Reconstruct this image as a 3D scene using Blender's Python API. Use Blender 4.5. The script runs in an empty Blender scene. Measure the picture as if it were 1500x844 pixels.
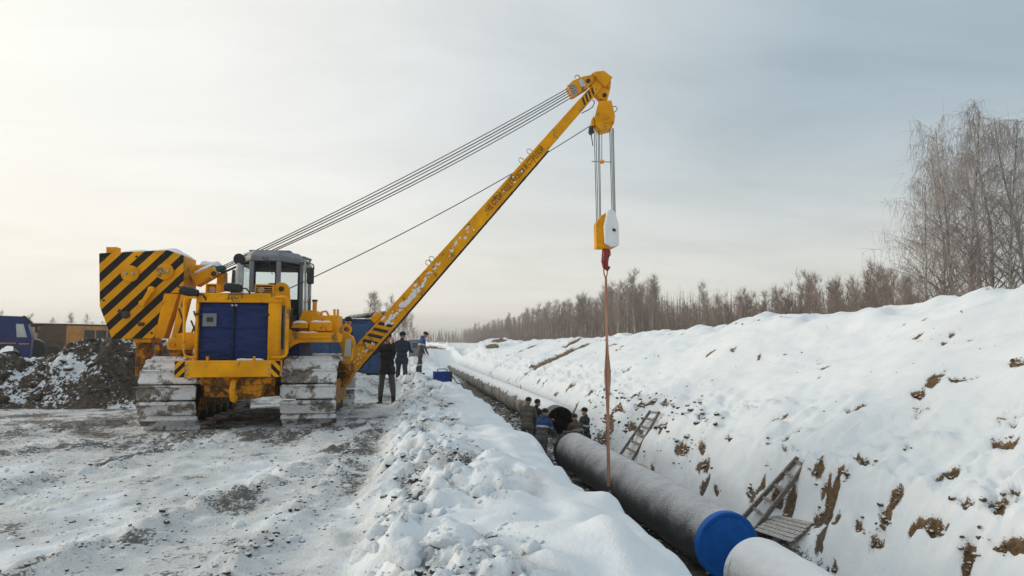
import bpy, bmesh, math, random
import numpy as np
from mathutils import Vector, Matrix, Euler

# ------------------------------------------------------------------ camera, sky, sun, exposure
scene = bpy.context.scene
COL = scene.collection
CAM_H = 1.6
FOC = 1000.0
YAW = math.atan(150 / math.hypot(FOC, 78)); PITCH = math.atan(78 / FOC)
cam = bpy.data.cameras.new("camera"); cam_ob = bpy.data.objects.new("camera", cam); COL.objects.link(cam_ob)
cam.sensor_width = 36.0; cam.lens = FOC / 1500 * 36.0
cam.clip_start = 0.05; cam.clip_end = 6000
cam_ob.location = (0, 0, CAM_H)
cam_ob.rotation_euler = (math.pi / 2 + PITCH, 0, -YAW)
scene.camera = cam_ob

SUN_EL = math.radians(13.0)
SUN_AZ = math.radians(-72.0)           # measured from +y towards +x: low on the left, slightly beyond the machine
SUN_DIR = Vector((math.sin(SUN_AZ) * math.cos(SUN_EL), math.cos(SUN_AZ) * math.cos(SUN_EL), math.sin(SUN_EL)))
world = bpy.data.worlds.new("World"); scene.world = world; world.use_nodes = True
wn = world.node_tree.nodes; wl = world.node_tree.links
for n in list(wn): wn.remove(n)
w_out = wn.new('ShaderNodeOutputWorld'); w_bg = wn.new('ShaderNodeBackground')
w_sky = wn.new('ShaderNodeTexSky'); w_sky.sky_type = 'NISHITA'; w_sky.sun_disc = False
w_sky.sun_elevation = SUN_EL; w_sky.sun_rotation = SUN_AZ
w_sky.dust_density = 3.0; w_sky.air_density = 1.0; w_sky.ozone_density = 1.2
w_tc = wn.new('ShaderNodeTexCoord')
# thin overcast veil: brighter and warmer towards the veiled sun, bluish grey away from it, creamy near the horizon
w_dot = wn.new('ShaderNodeVectorMath'); w_dot.operation = 'DOT_PRODUCT'; w_dot.inputs[1].default_value = SUN_DIR
wl.new(w_tc.outputs['Generated'], w_dot.inputs[0])
w_ramp = wn.new('ShaderNodeValToRGB'); cr = w_ramp.color_ramp
cr.elements[0].position = 0.0; cr.elements[0].color = (.34, .43, .51, 1)
cr.elements[1].position = 1.0; cr.elements[1].color = (1.02, .98, .88, 1)
for pos, c in ((.42, (.37, .455, .51, 1)), (.62, (.62, .66, .67, 1)), (.80, (.88, .875, .84, 1)), (.92, (.95, .94, .87, 1))):
    e = cr.elements.new(pos); e.color = c
w_mr = wn.new('ShaderNodeMapRange'); w_mr.inputs['From Min'].default_value = -1; w_mr.inputs['From Max'].default_value = 1
wl.new(w_dot.outputs['Value'], w_mr.inputs['Value']); wl.new(w_mr.outputs[0], w_ramp.inputs['Fac'])
w_sep = wn.new('ShaderNodeSeparateXYZ'); wl.new(w_tc.outputs['Generated'], w_sep.inputs[0])
w_hr = wn.new('ShaderNodeMapRange'); w_hr.inputs['From Min'].default_value = 0.0; w_hr.inputs['From Max'].default_value = .34
w_hr.inputs['To Min'].default_value = 1.0; w_hr.inputs['To Max'].default_value = 0.0; w_hr.interpolation_type = 'SMOOTHSTEP'
wl.new(w_sep.outputs['Z'], w_hr.inputs['Value'])
w_hm = wn.new('ShaderNodeMix'); w_hm.data_type = 'RGBA'; w_hm.blend_type = 'MIX'
w_hm.inputs['B'].default_value = (.95, .90, .80, 1)
w_hf = wn.new('ShaderNodeMath'); w_hf.operation = 'MULTIPLY'; w_hf.inputs[1].default_value = .72
wl.new(w_hr.outputs[0], w_hf.inputs[0]); wl.new(w_hf.outputs[0], w_hm.inputs['Factor']); wl.new(w_ramp.outputs[0], w_hm.inputs['A'])
# faint cloud streaks, laid out on a flat layer high above
w_div = wn.new('ShaderNodeVectorMath'); w_div.operation = 'DIVIDE'
w_zc = wn.new('ShaderNodeMath'); w_zc.operation = 'MAXIMUM'; w_zc.inputs[1].default_value = 0.0
w_za = wn.new('ShaderNodeMath'); w_za.operation = 'ADD'; w_za.inputs[1].default_value = 0.16
wl.new(w_sep.outputs['Z'], w_zc.inputs[0]); wl.new(w_zc.outputs[0], w_za.inputs[0])
w_cmb = wn.new('ShaderNodeCombineXYZ')
for k in range(3): wl.new(w_za.outputs[0], w_cmb.inputs[k])
wl.new(w_tc.outputs['Generated'], w_div.inputs[0]); wl.new(w_cmb.outputs[0], w_div.inputs[1])
w_map = wn.new('ShaderNodeMapping'); w_map.inputs['Scale'].default_value = (.7, 1.15, 0.0); w_map.inputs['Rotation'].default_value = (0, 0, math.radians(24))
wl.new(w_div.outputs[0], w_map.inputs['Vector'])
w_nz = wn.new('ShaderNodeTexNoise'); w_nz.inputs['Scale'].default_value = 1.25; w_nz.inputs['Detail'].default_value = 7; w_nz.inputs['Roughness'].default_value = .58
w_nz.inputs['Distortion'].default_value = .5
wl.new(w_map.outputs[0], w_nz.inputs['Vector'])
w_cr = wn.new('ShaderNodeMapRange'); w_cr.inputs['From Min'].default_value = .33; w_cr.inputs['From Max'].default_value = .70
w_cr.inputs['To Min'].default_value = -.05; w_cr.inputs['To Max'].default_value = .06
wl.new(w_nz.outputs['Fac'], w_cr.inputs['Value'])
w_add = wn.new('ShaderNodeMix'); w_add.data_type = 'RGBA'; w_add.blend_type = 'ADD'; w_add.inputs['Factor'].default_value = 1.0
w_cc = wn.new('ShaderNodeCombineColor')
for k in range(3): wl.new(w_cr.outputs[0], w_cc.inputs[k])
wl.new(w_hm.outputs['Result'], w_add.inputs['A']); wl.new(w_cc.outputs[0], w_add.inputs['B'])
w_x10 = wn.new('ShaderNodeVectorMath'); w_x10.operation = 'SCALE'; w_x10.inputs['Scale'].default_value = 11.8
wl.new(w_add.outputs['Result'], w_x10.inputs[0])
w_mix = wn.new('ShaderNodeMix'); w_mix.data_type = 'RGBA'; w_mix.inputs['Factor'].default_value = .90
wl.new(w_sky.outputs[0], w_mix.inputs['A']); wl.new(w_x10.outputs[0], w_mix.inputs['B'])
wl.new(w_mix.outputs['Result'], w_bg.inputs['Color']); w_bg.inputs['Strength'].default_value = 0.1
wl.new(w_bg.outputs[0], w_out.inputs['Surface'])

sun = bpy.data.lights.new("sun", 'SUN'); sun.energy = 1.5; sun.angle = math.radians(14); sun.color = (1.0, .86, .70)
sun_ob = bpy.data.objects.new("sun", sun); COL.objects.link(sun_ob); sun_ob.location = (-30, 20, 20)
sun_ob.rotation_euler = SUN_DIR.to_track_quat('Z', 'Y').to_euler()

vs = scene.view_settings
vs.view_transform = 'Standard'; vs.look = 'None'; vs.exposure = 0.0; vs.gamma = 1.0; vs.use_curve_mapping = False
scene.cycles.max_bounces = 6; scene.cycles.diffuse_bounces = 3; scene.cycles.transparent_max_bounces = 8
random.seed(7)

# ------------------------------------------------------------------ survey helper: bearing read from the photograph + a distance -> point in the world
_F = np.array([math.sin(YAW) * math.cos(PITCH), math.cos(YAW) * math.cos(PITCH), math.sin(PITCH)])
_R = np.array([math.cos(YAW), -math.sin(YAW), 0.0]); _U = np.cross(_R, _F); _C = np.array([0, 0, CAM_H])
def bearing(px, py): return _F + _R * (px - 750) / FOC + _U * (422 - py) / FOC
def at(px, py, Y):
    r = bearing(px, py); return _C + r * (Y / r[1])
def at_d(px, py, d): return _C + bearing(px, py) * d

# ------------------------------------------------------------------ numpy noise
_rng = np.random.RandomState(11)
_perm = _rng.permutation(512); _perm = np.concatenate([_perm, _perm, _perm])
_ga = _rng.rand(512) * 2 * math.pi; _gx = np.cos(_ga); _gy = np.sin(_ga)
def perlin(x, y):
    xi = np.floor(x).astype(np.int64); yi = np.floor(y).astype(np.int64)
    xf = x - xi; yf = y - yi; xi &= 511; yi &= 511
    def g(ix, iy, dx, dy):
        h = _perm[_perm[ix & 511] + (iy & 511)]
        return _gx[h] * dx + _gy[h] * dy
    u = xf * xf * xf * (xf * (xf * 6 - 15) + 10); v = yf * yf * yf * (yf * (yf * 6 - 15) + 10)
    n00 = g(xi, yi, xf, yf); n10 = g(xi + 1, yi, xf - 1, yf); n01 = g(xi, yi + 1, xf, yf - 1); n11 = g(xi + 1, yi + 1, xf - 1, yf - 1)
    a = n00 + u * (n10 - n00); b = n01 + u * (n11 - n01)
    return (a + v * (b - a)) * 1.5
def fbm(x, y, s, o=4, gain=.5, seed=0.0):
    t = 0; a = 1.0; f = s
    for k in range(o):
        t = t + a * perlin(x * f + 17.3 * k + seed, y * f - 9.1 * k + seed * 1.7); a *= gain; f *= 2.03
    return t
def puffy(x, y, s, o=3, gain=.5, seed=0.0):
    t = 0; a = 1.0; f = s
    for k in range(o):
        t = t + a * (np.abs(perlin(x * f + 5.7 * k + seed, y * f + 3.9 * k - seed)) * 2 - .55); a *= gain; f *= 2.1
    return t
def sstep(a, b, x):
    t = np.clip((x - a) / (b - a), 0, 1); return t * t * (3 - 2 * t)

# ------------------------------------------------------------------ the lie of the land
ROAD_BANDS = [  # churned ridges of frozen clods thrown up by the tracks: polyline, half width
    ([(-2.9, 4.6), (-2.2, 6.2), (-1.55, 8.0), (-.9, 10.3), (-.5, 12.5)], .30),
    ([(-5.4, 6.6), (-4.6, 8.0), (-3.9, 9.7), (-3.1, 11.4)], .34),
    ([(-7.5, 9.2), (-6.2, 10.6), (-5.0, 11.8)], .42),
    ([(-1.25, 4.6), (-1.0, 6.5), (-.75, 9)], .20),
    ([(-8.0, 12.6), (-6.2, 13.6), (-5.2, 15.0)], .6),
    ([(-4.4, 12.2), (-3.0, 12.4), (-1.3, 12.2), (-.5, 13.5)], .55),
]
def band_dist(x, y):
    best = np.full(np.shape(x), 9.0)
    for pts, hw in ROAD_BANDS:
        for (ax, ay), (bx, by) in zip(pts[:-1], pts[1:]):
            vx, vy = bx - ax, by - ay; L2 = vx * vx + vy * vy
            t = np.clip(((x - ax) * vx + (y - ay) * vy) / L2, 0, 1)
            d = np.hypot(x - ax - t * vx, y - ay - t * vy) / hw
            best = np.minimum(best, d)
    return best
# bare soil showing on the cut: centre x, y and its two half axes in plan
SOIL = [(7.69, 10.86, 0.04, -0.44, 0.07, 0.09), (8.01, 9.28, 0.07, -0.08, 0.08, 0.09), (8.73, 9.06, 0.03, -0.19, 0.08, 0.08), (7.37, 11.7, 0.03, -0.22, 0.07, 0.1), (7.2, 9.69, 0.01, -0.13, 0.1, 0.13), (7.41, 9.68, 0.03, -0.12, 0.15, 0.05), (7.19, 8.78, 0.03, -0.27, 0.06, 0.07), (7.49, 8.42, 0.02, -0.15, 0.05, 0.05), (7.7, 8.12, 0.16, -0.11, 0.05, 0.05), (7.29, 7.63, 0.05, -0.26, 0.05, 0.05), (6.99, 9.64, 0.04, -0.2, 0.06, 0.07), (7.07, 11.15, 0.13, -0.13, 0.1, 0.15), (7.02, 10.05, 0.01, -0.12, 0.05, 0.07), (10.05, 11.34, 0.08, -0.23, 0.08, 0.09), (9.55, 11.81, 0.06, -0.12, 0.07, 0.09), (10.48, 10.54, -0.05, -0.21, 0.11, 0.11), (6.89, 20.75, 0.02, -0.66, 0.11, 0.33), (6.97, 16.88, 0.07, -0.49, 0.11, 0.26), (7.09, 16.02, 0.04, -0.14, 0.08, 0.17), (6.9, 15.58, 0.05, -0.27, 0.05, 0.11), (6.86, 13.23, 0.0, -0.17, 0.07, 0.13), (7.08, 12.59, 0.09, -0.12, 0.07, 0.11), (7.13, 12.19, 0.08, -0.08, 0.1, 0.15), (7.41, 23.72, -0.06, -0.9, 0.2, 0.63), (7.46, 21.8, -0.05, -0.65, 0.22, 0.64), (7.81, 20.34, 0.02, -0.38, 0.11, 0.28), (6.71, 14.39, 0.02, -0.12, 0.03, 0.05), (7.19, 13.07, 0.01, -0.1, 0.03, 0.05), (7.02, 23.64, -0.04, -0.9, 0.27, 0.88), (6.74, 23.81, -0.03, -0.9, 0.1, 0.35), (8.13, 10.32, 0.02, -0.05, 0.04, 0.05), (7.39, 10.9, -0.01, -0.11, 0.03, 0.04), (7.1, 7.99, 0.01, -0.1, 0.15, 0.05), (6.7, 10.21, 0.04, -0.14, 0.02, 0.03), (7.07, 44.3, 0.04, -0.9, 0.01, 0.05), (6.93, 58.09, 0.01, -0.9, 0.03, 0.22), (7.4, 15.23, -0.0, -0.14, 0.06, 0.13), (7.45, 12.2, 0.03, -0.12, 0.02, 0.02)]
TORN = [(10.6, 47.8, 1.5, 3.4, .96), (11.4, 65.2, .55, 1.8, 1.44), (13.0, 53.5, .5, 1.4, 1.2), (9.1, 88.4, .5, 3.0, .2)]   # torn edges of older spoil
HEAPS = [  # far heaps of spoil: x, y, radius x, radius y, height
    (4.0, 108, 5, 7, .5), (9.0, 84, 2.2, 5, .9), (12.0, 104, 3, 8, .9), (2.5, 125, 5, 6, 1.1), (-14, 60, 9, 6, .6),
    (-1.75, 19.4, .9, .9, .36), (-1.0, 21.2, 1.3, 1.0, .42), (-2.2, 20.6, 1.2, .9, .45)]
def trench_centre(y): return np.interp(y, [-5, 11, 20, 28, 40, 90, 400], [5.55, 5.55, 5.30, 6.0, 5.9, 5.35, 5.3])
def trench_floor(y):
    z = np.interp(y, [-5, 10, 18, 24, 28, 80, 95, 125], [-2.55, -2.55, -2.42, -2.30, -2.25, -2.25, -1.2, 0.1]); return z
def land(x, y, fine=True):
    """height of the ground and how much bare soil / churned dirt, with painted shade round the machine, lies on it"""
    x = np.asarray(x, float); y = np.asarray(y, float)
    cx = trench_centre(y); fl = trench_floor(y)
    wob = fbm(x * 0, y, .35, 3) * .16
    xc = np.interp(y, [0, 14, 30, 60, 110, 400], [13.2, 13.8, 14.3, 14.0, 13.5, 13.5]) + fbm(x * 0 + 3, y, .11, 2) * 1.2
    zc = np.interp(y, [0, 12, 18, 27, 46, 60, 75, 100, 130, 200, 400], [3.4, 3.2, 2.62, 2.45, 2.05, 1.85, 1.65, 1.45, 1.2, .8, .3]) + fbm(x * 0 + 9, y, .22, 3) * .20
    ridge = np.interp(y, [-4, 12, 24, 40, 90], [1, 1, .8, .45, .4])
    # profile across the strip, left to right
    K = [(-400 + 0 * y, 0 * y), (-.42 + wob, 0 * y), (-.02 + wob, .20 * ridge), (.55 + wob, .34 * ridge), (1.25 + 0 * y, .33 * ridge), (1.72 + wob * .8, .16 * ridge + .02),
         (2.15 + wob, -.55 + 0 * y), (cx - 1.75, fl + .25), (cx - 1.35, fl), (cx + .72, fl), (cx + .98, fl + .25), (cx + 1.38 + wob, fl + 1.15), (cx + 1.95 + wob, -.55 + 0 * y), (cx + 3.3 + wob, .12 + 0 * y),
         (xc - .9, zc - .28), (xc, zc), (xc + 1.2, zc - .15), (xc + 5, .7 + 0 * y), (xc + 9, .1 + 0 * y), (xc + 400, .0 + 0 * y)]
    deep = sstep(125, 82, y)             # the trench is not yet dug beyond here
    z = np.zeros_like(x)
    for (x0, z0), (x1, z1) in zip(K[:-1], K[1:]):
        t = (x - x0) / np.maximum(x1 - x0, 1e-3)
        z = np.where((t >= 0) & (t < 1), z0 + (z1 - z0) * t, z)
    z = np.where(z < 0, z * np.clip(deep + .02, 0, 1), z)
    road = sstep(-.1, -.55, x)
    inridge = sstep(-.45, .1, x - wob) * sstep(2.3, 1.7, x)
    clumps = sstep(1.15, .2, x + fbm(x, y, .5, 2, seed=4) * .7) * sstep(-.5, -.05, x - wob)
    wall = sstep(cx + .5, cx + 1.2, x) * sstep(cx + 4.6, cx + 2.6, x) * deep
    bank = sstep(cx + 1.8, cx + 4.0, x) * sstep(xc + 14, xc + 4, x)
    floor = sstep(cx - 2.0, cx - 1.5, x) * sstep(cx + 1.3, cx + .8, x) * deep
    near = sstep(120, 40, y)
    # road
    bd = band_dist(x, y)
    band = np.exp(-bd * bd) * road
    z = z + road * near * (.020 * fbm(x, y * .45, 1.6, 4) + .022 * puffy(x, y * .8, 2.6, 4, .6, seed=12) * sstep(-.35, .5, fbm(x, y, .6, 3, seed=33)) + band * (.05 + .06 * puffy(x, y, 3.2, 3)))
    for rx in (-4.2, -1.85):
        rr = np.exp(-((x - rx - .25 * np.sin(y * .35)) / .5) ** 2) * sstep(13.5, 12.3, y)
        z = z - road * rr * .035 + road * rr * .012 * np.sin(y * 22 + fbm(x, y, 1.1, 2) * 2)
    z = z + road * .05 * fbm(x, y, .25, 3, seed=2) * near
    # ridge of thrown up snow and clods
    z = z + clumps * near * (.06 + .12 * puffy(x, y, 1.7, 4, .62) + .06 * fbm(x, y, 1.1, 2))
    z = z + inridge * (1 - clumps) * (.06 * puffy(x, y, 1.0, 2, seed=6) + .05 * fbm(x, y, .8, 3))
    z = z + .13 * np.exp(-((x - 1.62) / .22) ** 2 - ((y - 5.8) / .26) ** 2) + .10 * np.exp(-((x - 1.35) / .28) ** 2 - ((y - 4.3) / .35) ** 2)
    # far bank
    z = z + bank * (.16 * fbm(x, y, .32, 4, seed=8) + .035 * puffy(x, y, .55, 3, seed=3) + .05 * fbm(x * .6 + y * .3, y * 1.2, .8, 4, .6, seed=18) * sstep(-.5, .6, fbm(x, y, .25, 2, seed=44)) + .010 * fbm(x, y, 3.6, 2))
    crest = np.exp(-((x - xc + .4) / 1.0) ** 2)
    z = z + crest * .12 * puffy(x, y, .5, 3, seed=13)
    run = x * .92 + fbm(x, y, .5, 2) * .8
    z = z + wall * (.13 * fbm(x, y, .8, 4, seed=5) + .09 * puffy(y * 1.5, run * .6, 1.6, 4, .6, seed=9) + .035 * fbm(x, y, 3.6, 3, seed=2))
    z = z + floor * (.10 * puffy(x, y, 1.6, 4, seed=1) - .03)
    left = sstep(2.0, 2.4, x) * sstep(cx - 1.3, cx - 2, x) * deep
    z = z + left * .12 * fbm(x, y, 1.0, 4, seed=15)
    z = z + .22 * np.exp(-((x - 3.9) / .75) ** 4 - ((y - 22.2) / 3.0) ** 4)     # trodden heap where the crew stands
    # ledge under the duckboard
    led = np.exp(-(np.abs((x - 6.66) / .55) ** 4) - np.abs((y - 11.75) / 1.0) ** 4)
    z = z * (1 - led) + led * (-1.86 + .28 * (x - 6.69) - .12 * (y - 11.77) + .03 * fbm(x, y, 1.4, 2))
    for hx, hy, ra, rb, hh in HEAPS:
        z = z + hh * np.exp(-((x - hx) / ra) ** 2 - ((y - hy) / rb) ** 2) * (1 + .25 * fbm(x, y, 2.2 / ra, 4, seed=2))
    # ground beyond the strip
    far = sstep(60, 160, np.hypot(x, y))
    z = z + far * .5 * fbm(x, y, .02, 4)
    # bare soil
    soil = np.zeros_like(x)
    nz = fbm(x, y, 1.3, 4, .6, seed=21)
    for sx, sy, ax, ay, bx, by in SOIL:
        dx = x - sx; dy = y - sy; det = ax * by - bx * ay
        m = (np.abs(dx) < 1.6) & (np.abs(dy) < 2.6)
        if not m.any(): continue
        u = (dx[m] * by - dy[m] * bx) / det; v = (ax * dy[m] - ay * dx[m]) / det
        soil[m] = np.maximum(soil[m], sstep(1.15, .55, np.hypot(u, v) + nz[m] * .6))
    wn_ = fbm(y * 1.25, run * .8, 1.15, 4, .6, seed=31)
    soil = np.maximum(soil, wall * sstep(70, 35, y) * sstep(.66, .92, wn_ + .18 * sstep(cx + 2.6, cx + 1.2, x) - .10 * sstep(9, 6, y)))
    soil = np.maximum(soil, bank * sstep(.86, .98, fbm(x, y, 1.0, 4, .6, seed=41) + .05) * .8 * near)
    # torn edge of the older spoil further on
    for ex, ey, lx, ly, an in TORN:
        ca, sa = math.cos(an), math.sin(an); dx = x - ex; dy = y - ey
        d = np.hypot((dx * ca - dy * sa) / lx, (dx * sa + dy * ca) / ly)
        m = sstep(1.2, .8, d + fbm(x, y, .8, 3, seed=14) * .45); soil = np.maximum(soil, m * .8); z = z - .12 * m + m * .2 * fbm(x, y, 1.2, 3, seed=3)
    z = z - soil * wall * .10
    z = z - soil * bank * .05
    soil = np.maximum(soil, sstep(80, 60, y) * floor * (.72 + .25 * fbm(x, y, 1.2, 3, seed=7)))
    soil = np.maximum(soil, left * .55 * sstep(60, 40, y))
    for hx, hy, ra, rb, hh in HEAPS[1:4]:
        m = np.exp(-((x - hx - .3 * ra) / (.7 * ra)) ** 2 - ((y - hy + .6 * rb) / (.5 * rb)) ** 2); soil = np.maximum(soil, sstep(.62, .8, m + .2 * fbm(x, y, .6, 3)))
    dirt = road * near * np.clip(.37 + .42 * fbm(x, y * .8, .9, 5, .65, seed=17) + .22 * band * (1 + 1.2 * fbm(x, y, 1.7, 3, seed=27)) + .42 * np.exp(-(((x + 3) / 3.2) ** 2 + ((y - 15.4) / 3.6) ** 2)) + .30 * sstep(-3.5, -8, x) * sstep(8, 14, y), 0, 1.15)  # churned dirt; the patch round the machine also paints in its shadow
    dirt = np.maximum(dirt, road * sstep(40, 17, y) * sstep(14, 19, y) * .55 * (1 + fbm(x, y, .8, 3, seed=8)))
    dirt = np.maximum(dirt, clumps * near * np.clip(.22 + .85 * fbm(x, y, 1.1, 4, .6, seed=19) - .9 * puffy(x, y, 1.7, 2, .62), 0, .95))
    dirt = np.maximum(dirt, sstep(25, 60, y) * sstep(6, 1, x) * near * .35)
    return z, np.clip(soil, 0, 1), np.clip(dirt, 0, 1)
def ground_z(x, y): return float(land(np.array([x]), np.array([y]))[0][0])
# ------------------------------------------------------------------ mesh helpers
class MB:
    def __init__(s): s.v = []; s.f = []
    def add(s, v, f):
        o = len(s.v); s.v += [tuple(map(float, p)) for p in v]; s.f += [tuple(i + o for i in q) for q in f]; return s
    def box(s, x0, x1, y0, y1, z0, z1):
        return s.add([(x, y, z) for z in (z0, z1) for y in (y0, y1) for x in (x0, x1)],
                     [(0, 2, 3, 1), (4, 5, 7, 6), (0, 1, 5, 4), (2, 6, 7, 3), (0, 4, 6, 2), (1, 3, 7, 5)])
    def obox(s, c, h, rot):
        R = rot if isinstance(rot, Matrix) else Euler(rot).to_matrix()
        c = Vector(c)
        vs_ = [c + R @ Vector((x * h[0], y * h[1], z * h[2])) for z in (-1, 1) for y in (-1, 1) for x in (-1, 1)]
        return s.add(vs_, [(0, 2, 3, 1), (4, 5, 7, 6), (0, 1, 5, 4), (2, 6, 7, 3), (0, 4, 6, 2), (1, 3, 7, 5)])
    def beam(s, p0, p1, w0, t0, w1=None, t1=None, up=(0, 1, 0)):
        """tapered box from p0 to p1; w measured across, t along `up`"""
        p0 = Vector(p0); p1 = Vector(p1); d = (p1 - p0).normalized(); u = Vector(up); u = (u - d * u.dot(d)).normalized(); a = d.cross(u)
        w1 = w0 if w1 is None else w1; t1 = t0 if t1 is None else t1
        vs_ = []
        for p, w, t in ((p0, w0, t0), (p1, w1, t1)):
            vs_ += [p + a * (i * w / 2) + u * (j * t / 2) for i, j in ((-1, -1), (1, -1), (1, 1), (-1, 1))]
        return s.add(vs_, [(3, 2, 1, 0), (4, 5, 6, 7), (0, 1, 5, 4), (1, 2, 6, 5), (2, 3, 7, 6), (3, 0, 4, 7)])
    def prism(s, poly, a0, a1, axis='y'):
        """polygon of 2-D points extruded from a0 to a1 along an axis"""
        n = len(poly)
        def mk(p, a): return {'y': (p[0], a, p[1]), 'x': (a, p[0], p[1]), 'z': (p[0], p[1], a)}[axis]
        A = sum(poly[i][0] * poly[(i + 1) % n][1] - poly[(i + 1) % n][0] * poly[i][1] for i in range(n))
        if A < 0: poly = poly[::-1]
        s.add([mk(p, a0) for p in poly] + [mk(p, a1) for p in poly],
              [tuple(range(n)), tuple(range(2 * n - 1, n - 1, -1))] + [(i, i + n, (i + 1) % n + n, (i + 1) % n) for i in range(n)])
        return s
    def tube(s, pts, r, n=8, caps=True, closed=False):
        P = [Vector(p) for p in pts]; m = len(P)
        rs = r if isinstance(r, (list, tuple)) else [r] * m
        t0 = (P[1] - P[0]).normalized(); u = t0.orthogonal().normalized(); vs_ = []; prev = t0
        for i in range(m):
            if closed: t = (P[(i + 1) % m] - P[i - 1]).normalized()
            else: t = (P[min(i + 1, m - 1)] - P[max(i - 1, 0)]).normalized()
            ax = prev.cross(t)
            if ax.length > 1e-6:
                u = Matrix.Rotation(prev.angle(t), 3, ax.normalized()) @ u
            u = (u - t * u.dot(t)).normalized(); b = t.cross(u); prev = t
            vs_ += [P[i] + (u * math.cos(2 * math.pi * k / n) + b * math.sin(2 * math.pi * k / n)) * rs[i] for k in range(n)]
        fs = []
        for i in range(m if closed else m - 1):
            j = (i + 1) % m
            for k in range(n):
                fs.append((i * n + k, i * n + (k + 1) % n, j * n + (k + 1) % n, j * n + k))
        if caps and not closed: fs += [tuple(range(n - 1, -1, -1)), tuple(range((m - 1) * n, m * n))]
        return s.add(vs_, fs)
    def cyl(s, p0, p1, r0, r1=None, n=16): return s.tube([p0, p1], [r0, r0 if r1 is None else r1], n)
    def lathe(s, prof, c, axis=(0, 0, 1), n=20, caps=True):
        """profile of (radius, height) turned about an axis through c"""
        q = Vector((0, 0, 1)).rotation_difference(Vector(axis)).to_matrix(); c = Vector(c); vs_ = []
        for r, h in prof:
            vs_ += [c + q @ Vector((r * math.cos(2 * math.pi * k / n), r * math.sin(2 * math.pi * k / n), h)) for k in range(n)]
        fs = [(i * n + k, i * n + (k + 1) % n, (i + 1) * n + (k + 1) % n, (i + 1) * n + k) for i in range(len(prof) - 1) for k in range(n)]
        if caps: fs += [tuple(range(n - 1, -1, -1)), tuple(range((len(prof) - 1) * n, len(prof) * n))]
        return s.add(vs_, fs)
    def mesh(s, name):
        me = bpy.data.meshes.new(name); me.from_pydata(s.v, [], s.f); me.update(); return me
    def build(s, name, mat, parent=None, bevel=0.0, smooth=35, loc=None):
        me = s.mesh(name)
        bm = bmesh.new(); bm.from_mesh(me); bmesh.ops.recalc_face_normals(bm, faces=bm.faces); bm.to_mesh(me); bm.free()
        if mat: me.materials.append(mat)
        if smooth:
            me.shade_smooth(); me.set_sharp_from_angle(angle=math.radians(smooth))
        o = bpy.data.objects.new(name, me); COL.objects.link(o)
        if parent is not None: o.parent = parent
        if loc is not None: o.location = loc
        if bevel:
            b = o.modifiers.new('bevel', 'BEVEL'); b.width = bevel; b.segments = 2; b.limit_method = 'ANGLE'; b.angle_limit = math.radians(40); b.harden_normals = False
        return o
def tag(o, label=None, cat=None, group=None, kind=None):
    if label: o['label'] = label
    if cat: o['category'] = cat
    if group: o['group'] = group
    if kind: o['kind'] = kind
    return o
def thing(name, label, cat, loc=(0, 0, 0), rz=0.0, group=None):
    o = bpy.data.objects.new(name, None); COL.objects.link(o); o.empty_display_size = .3
    o.location = loc; o.rotation_euler = (0, 0, rz); return tag(o, label, cat, group)
def mesh_np(name, V, F, mat=None, smooth=True):
    """fast mesh from numpy arrays (quads or triangles)"""
    me = bpy.data.meshes.new(name); n = len(V); k = F.shape[1]; m = len(F)
    me.vertices.add(n); me.vertices.foreach_set('co', np.ascontiguousarray(V, np.float32).ravel())
    me.loops.add(m * k); me.loops.foreach_set('vertex_index', np.ascontiguousarray(F, np.int32).ravel())
    me.polygons.add(m); me.polygons.foreach_set('loop_start', np.arange(0, m * k, k, dtype=np.int32))
    if smooth: me.polygons.foreach_set('use_smooth', np.ones(m, bool))
    me.update(calc_edges=True)
    if mat: me.materials.append(mat)
    return me

# ------------------------------------------------------------------ materials
def new_mat(name):
    m = bpy.data.materials.new(name); m.use_nodes = True; nt = m.node_tree
    return m, nt.nodes, nt.links, nt.nodes['Principled BSDF']
def noise(N, L, scale, detail=4, rough=.55, vec=None, coord='Object', dist=0.0):
    t = N.new('ShaderNodeTexNoise'); t.inputs['Scale'].default_value = scale; t.inputs['Detail'].default_value = detail; t.inputs['Roughness'].default_value = rough
    t.inputs['Distortion'].default_value = dist
    if vec is None:
        c = N.new('ShaderNodeTexCoord'); vec = c.outputs[coord]
    L.new(vec, t.inputs['Vector']); return t.outputs['Fac']
def mrange(N, L, v, a, b, c=0.0, d=1.0, smooth=False):
    m = N.new('ShaderNodeMapRange'); m.inputs['From Min'].default_value = a; m.inputs['From Max'].default_value = b
    m.inputs['To Min'].default_value = c; m.inputs['To Max'].default_value = d
    if smooth: m.interpolation_type = 'SMOOTHSTEP'
    L.new(v, m.inputs['Value']); return m.outputs[0]
def math_(N, L, op, a, b=None):
    m = N.new('ShaderNodeMath'); m.operation = op
    for i, v in ((0, a), (1, b)):
        if v is None: continue
        if isinstance(v, (int, float)): m.inputs[i].default_value = v
        else: L.new(v, m.inputs[i])
    return m.outputs[0]
def mixc(N, L, f, a, b, blend='MIX'):
    m = N.new('ShaderNodeMix'); m.data_type = 'RGBA'; m.blend_type = blend
    if isinstance(f, (int, float)): m.inputs['Factor'].default_value = f
    else: L.new(f, m.inputs['Factor'])
    for key, v in (('A', a), ('B', b)):
        if isinstance(v, tuple): m.inputs[key].default_value = v if len(v) == 4 else v + (1,)
        else: L.new(v, m.inputs[key])
    return m.outputs['Result']
def bump(N, L, B, h, strength=.3, dist=.02, normal=None):
    b = N.new('ShaderNodeBump'); b.inputs['Strength'].default_value = strength; b.inputs['Distance'].default_value = dist
    L.new(h, b.inputs['Height'])
    if normal is not None: L.new(normal, b.inputs['Normal'])
    L.new(b.outputs[0], B.inputs['Normal']); return b.outputs[0]
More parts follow.
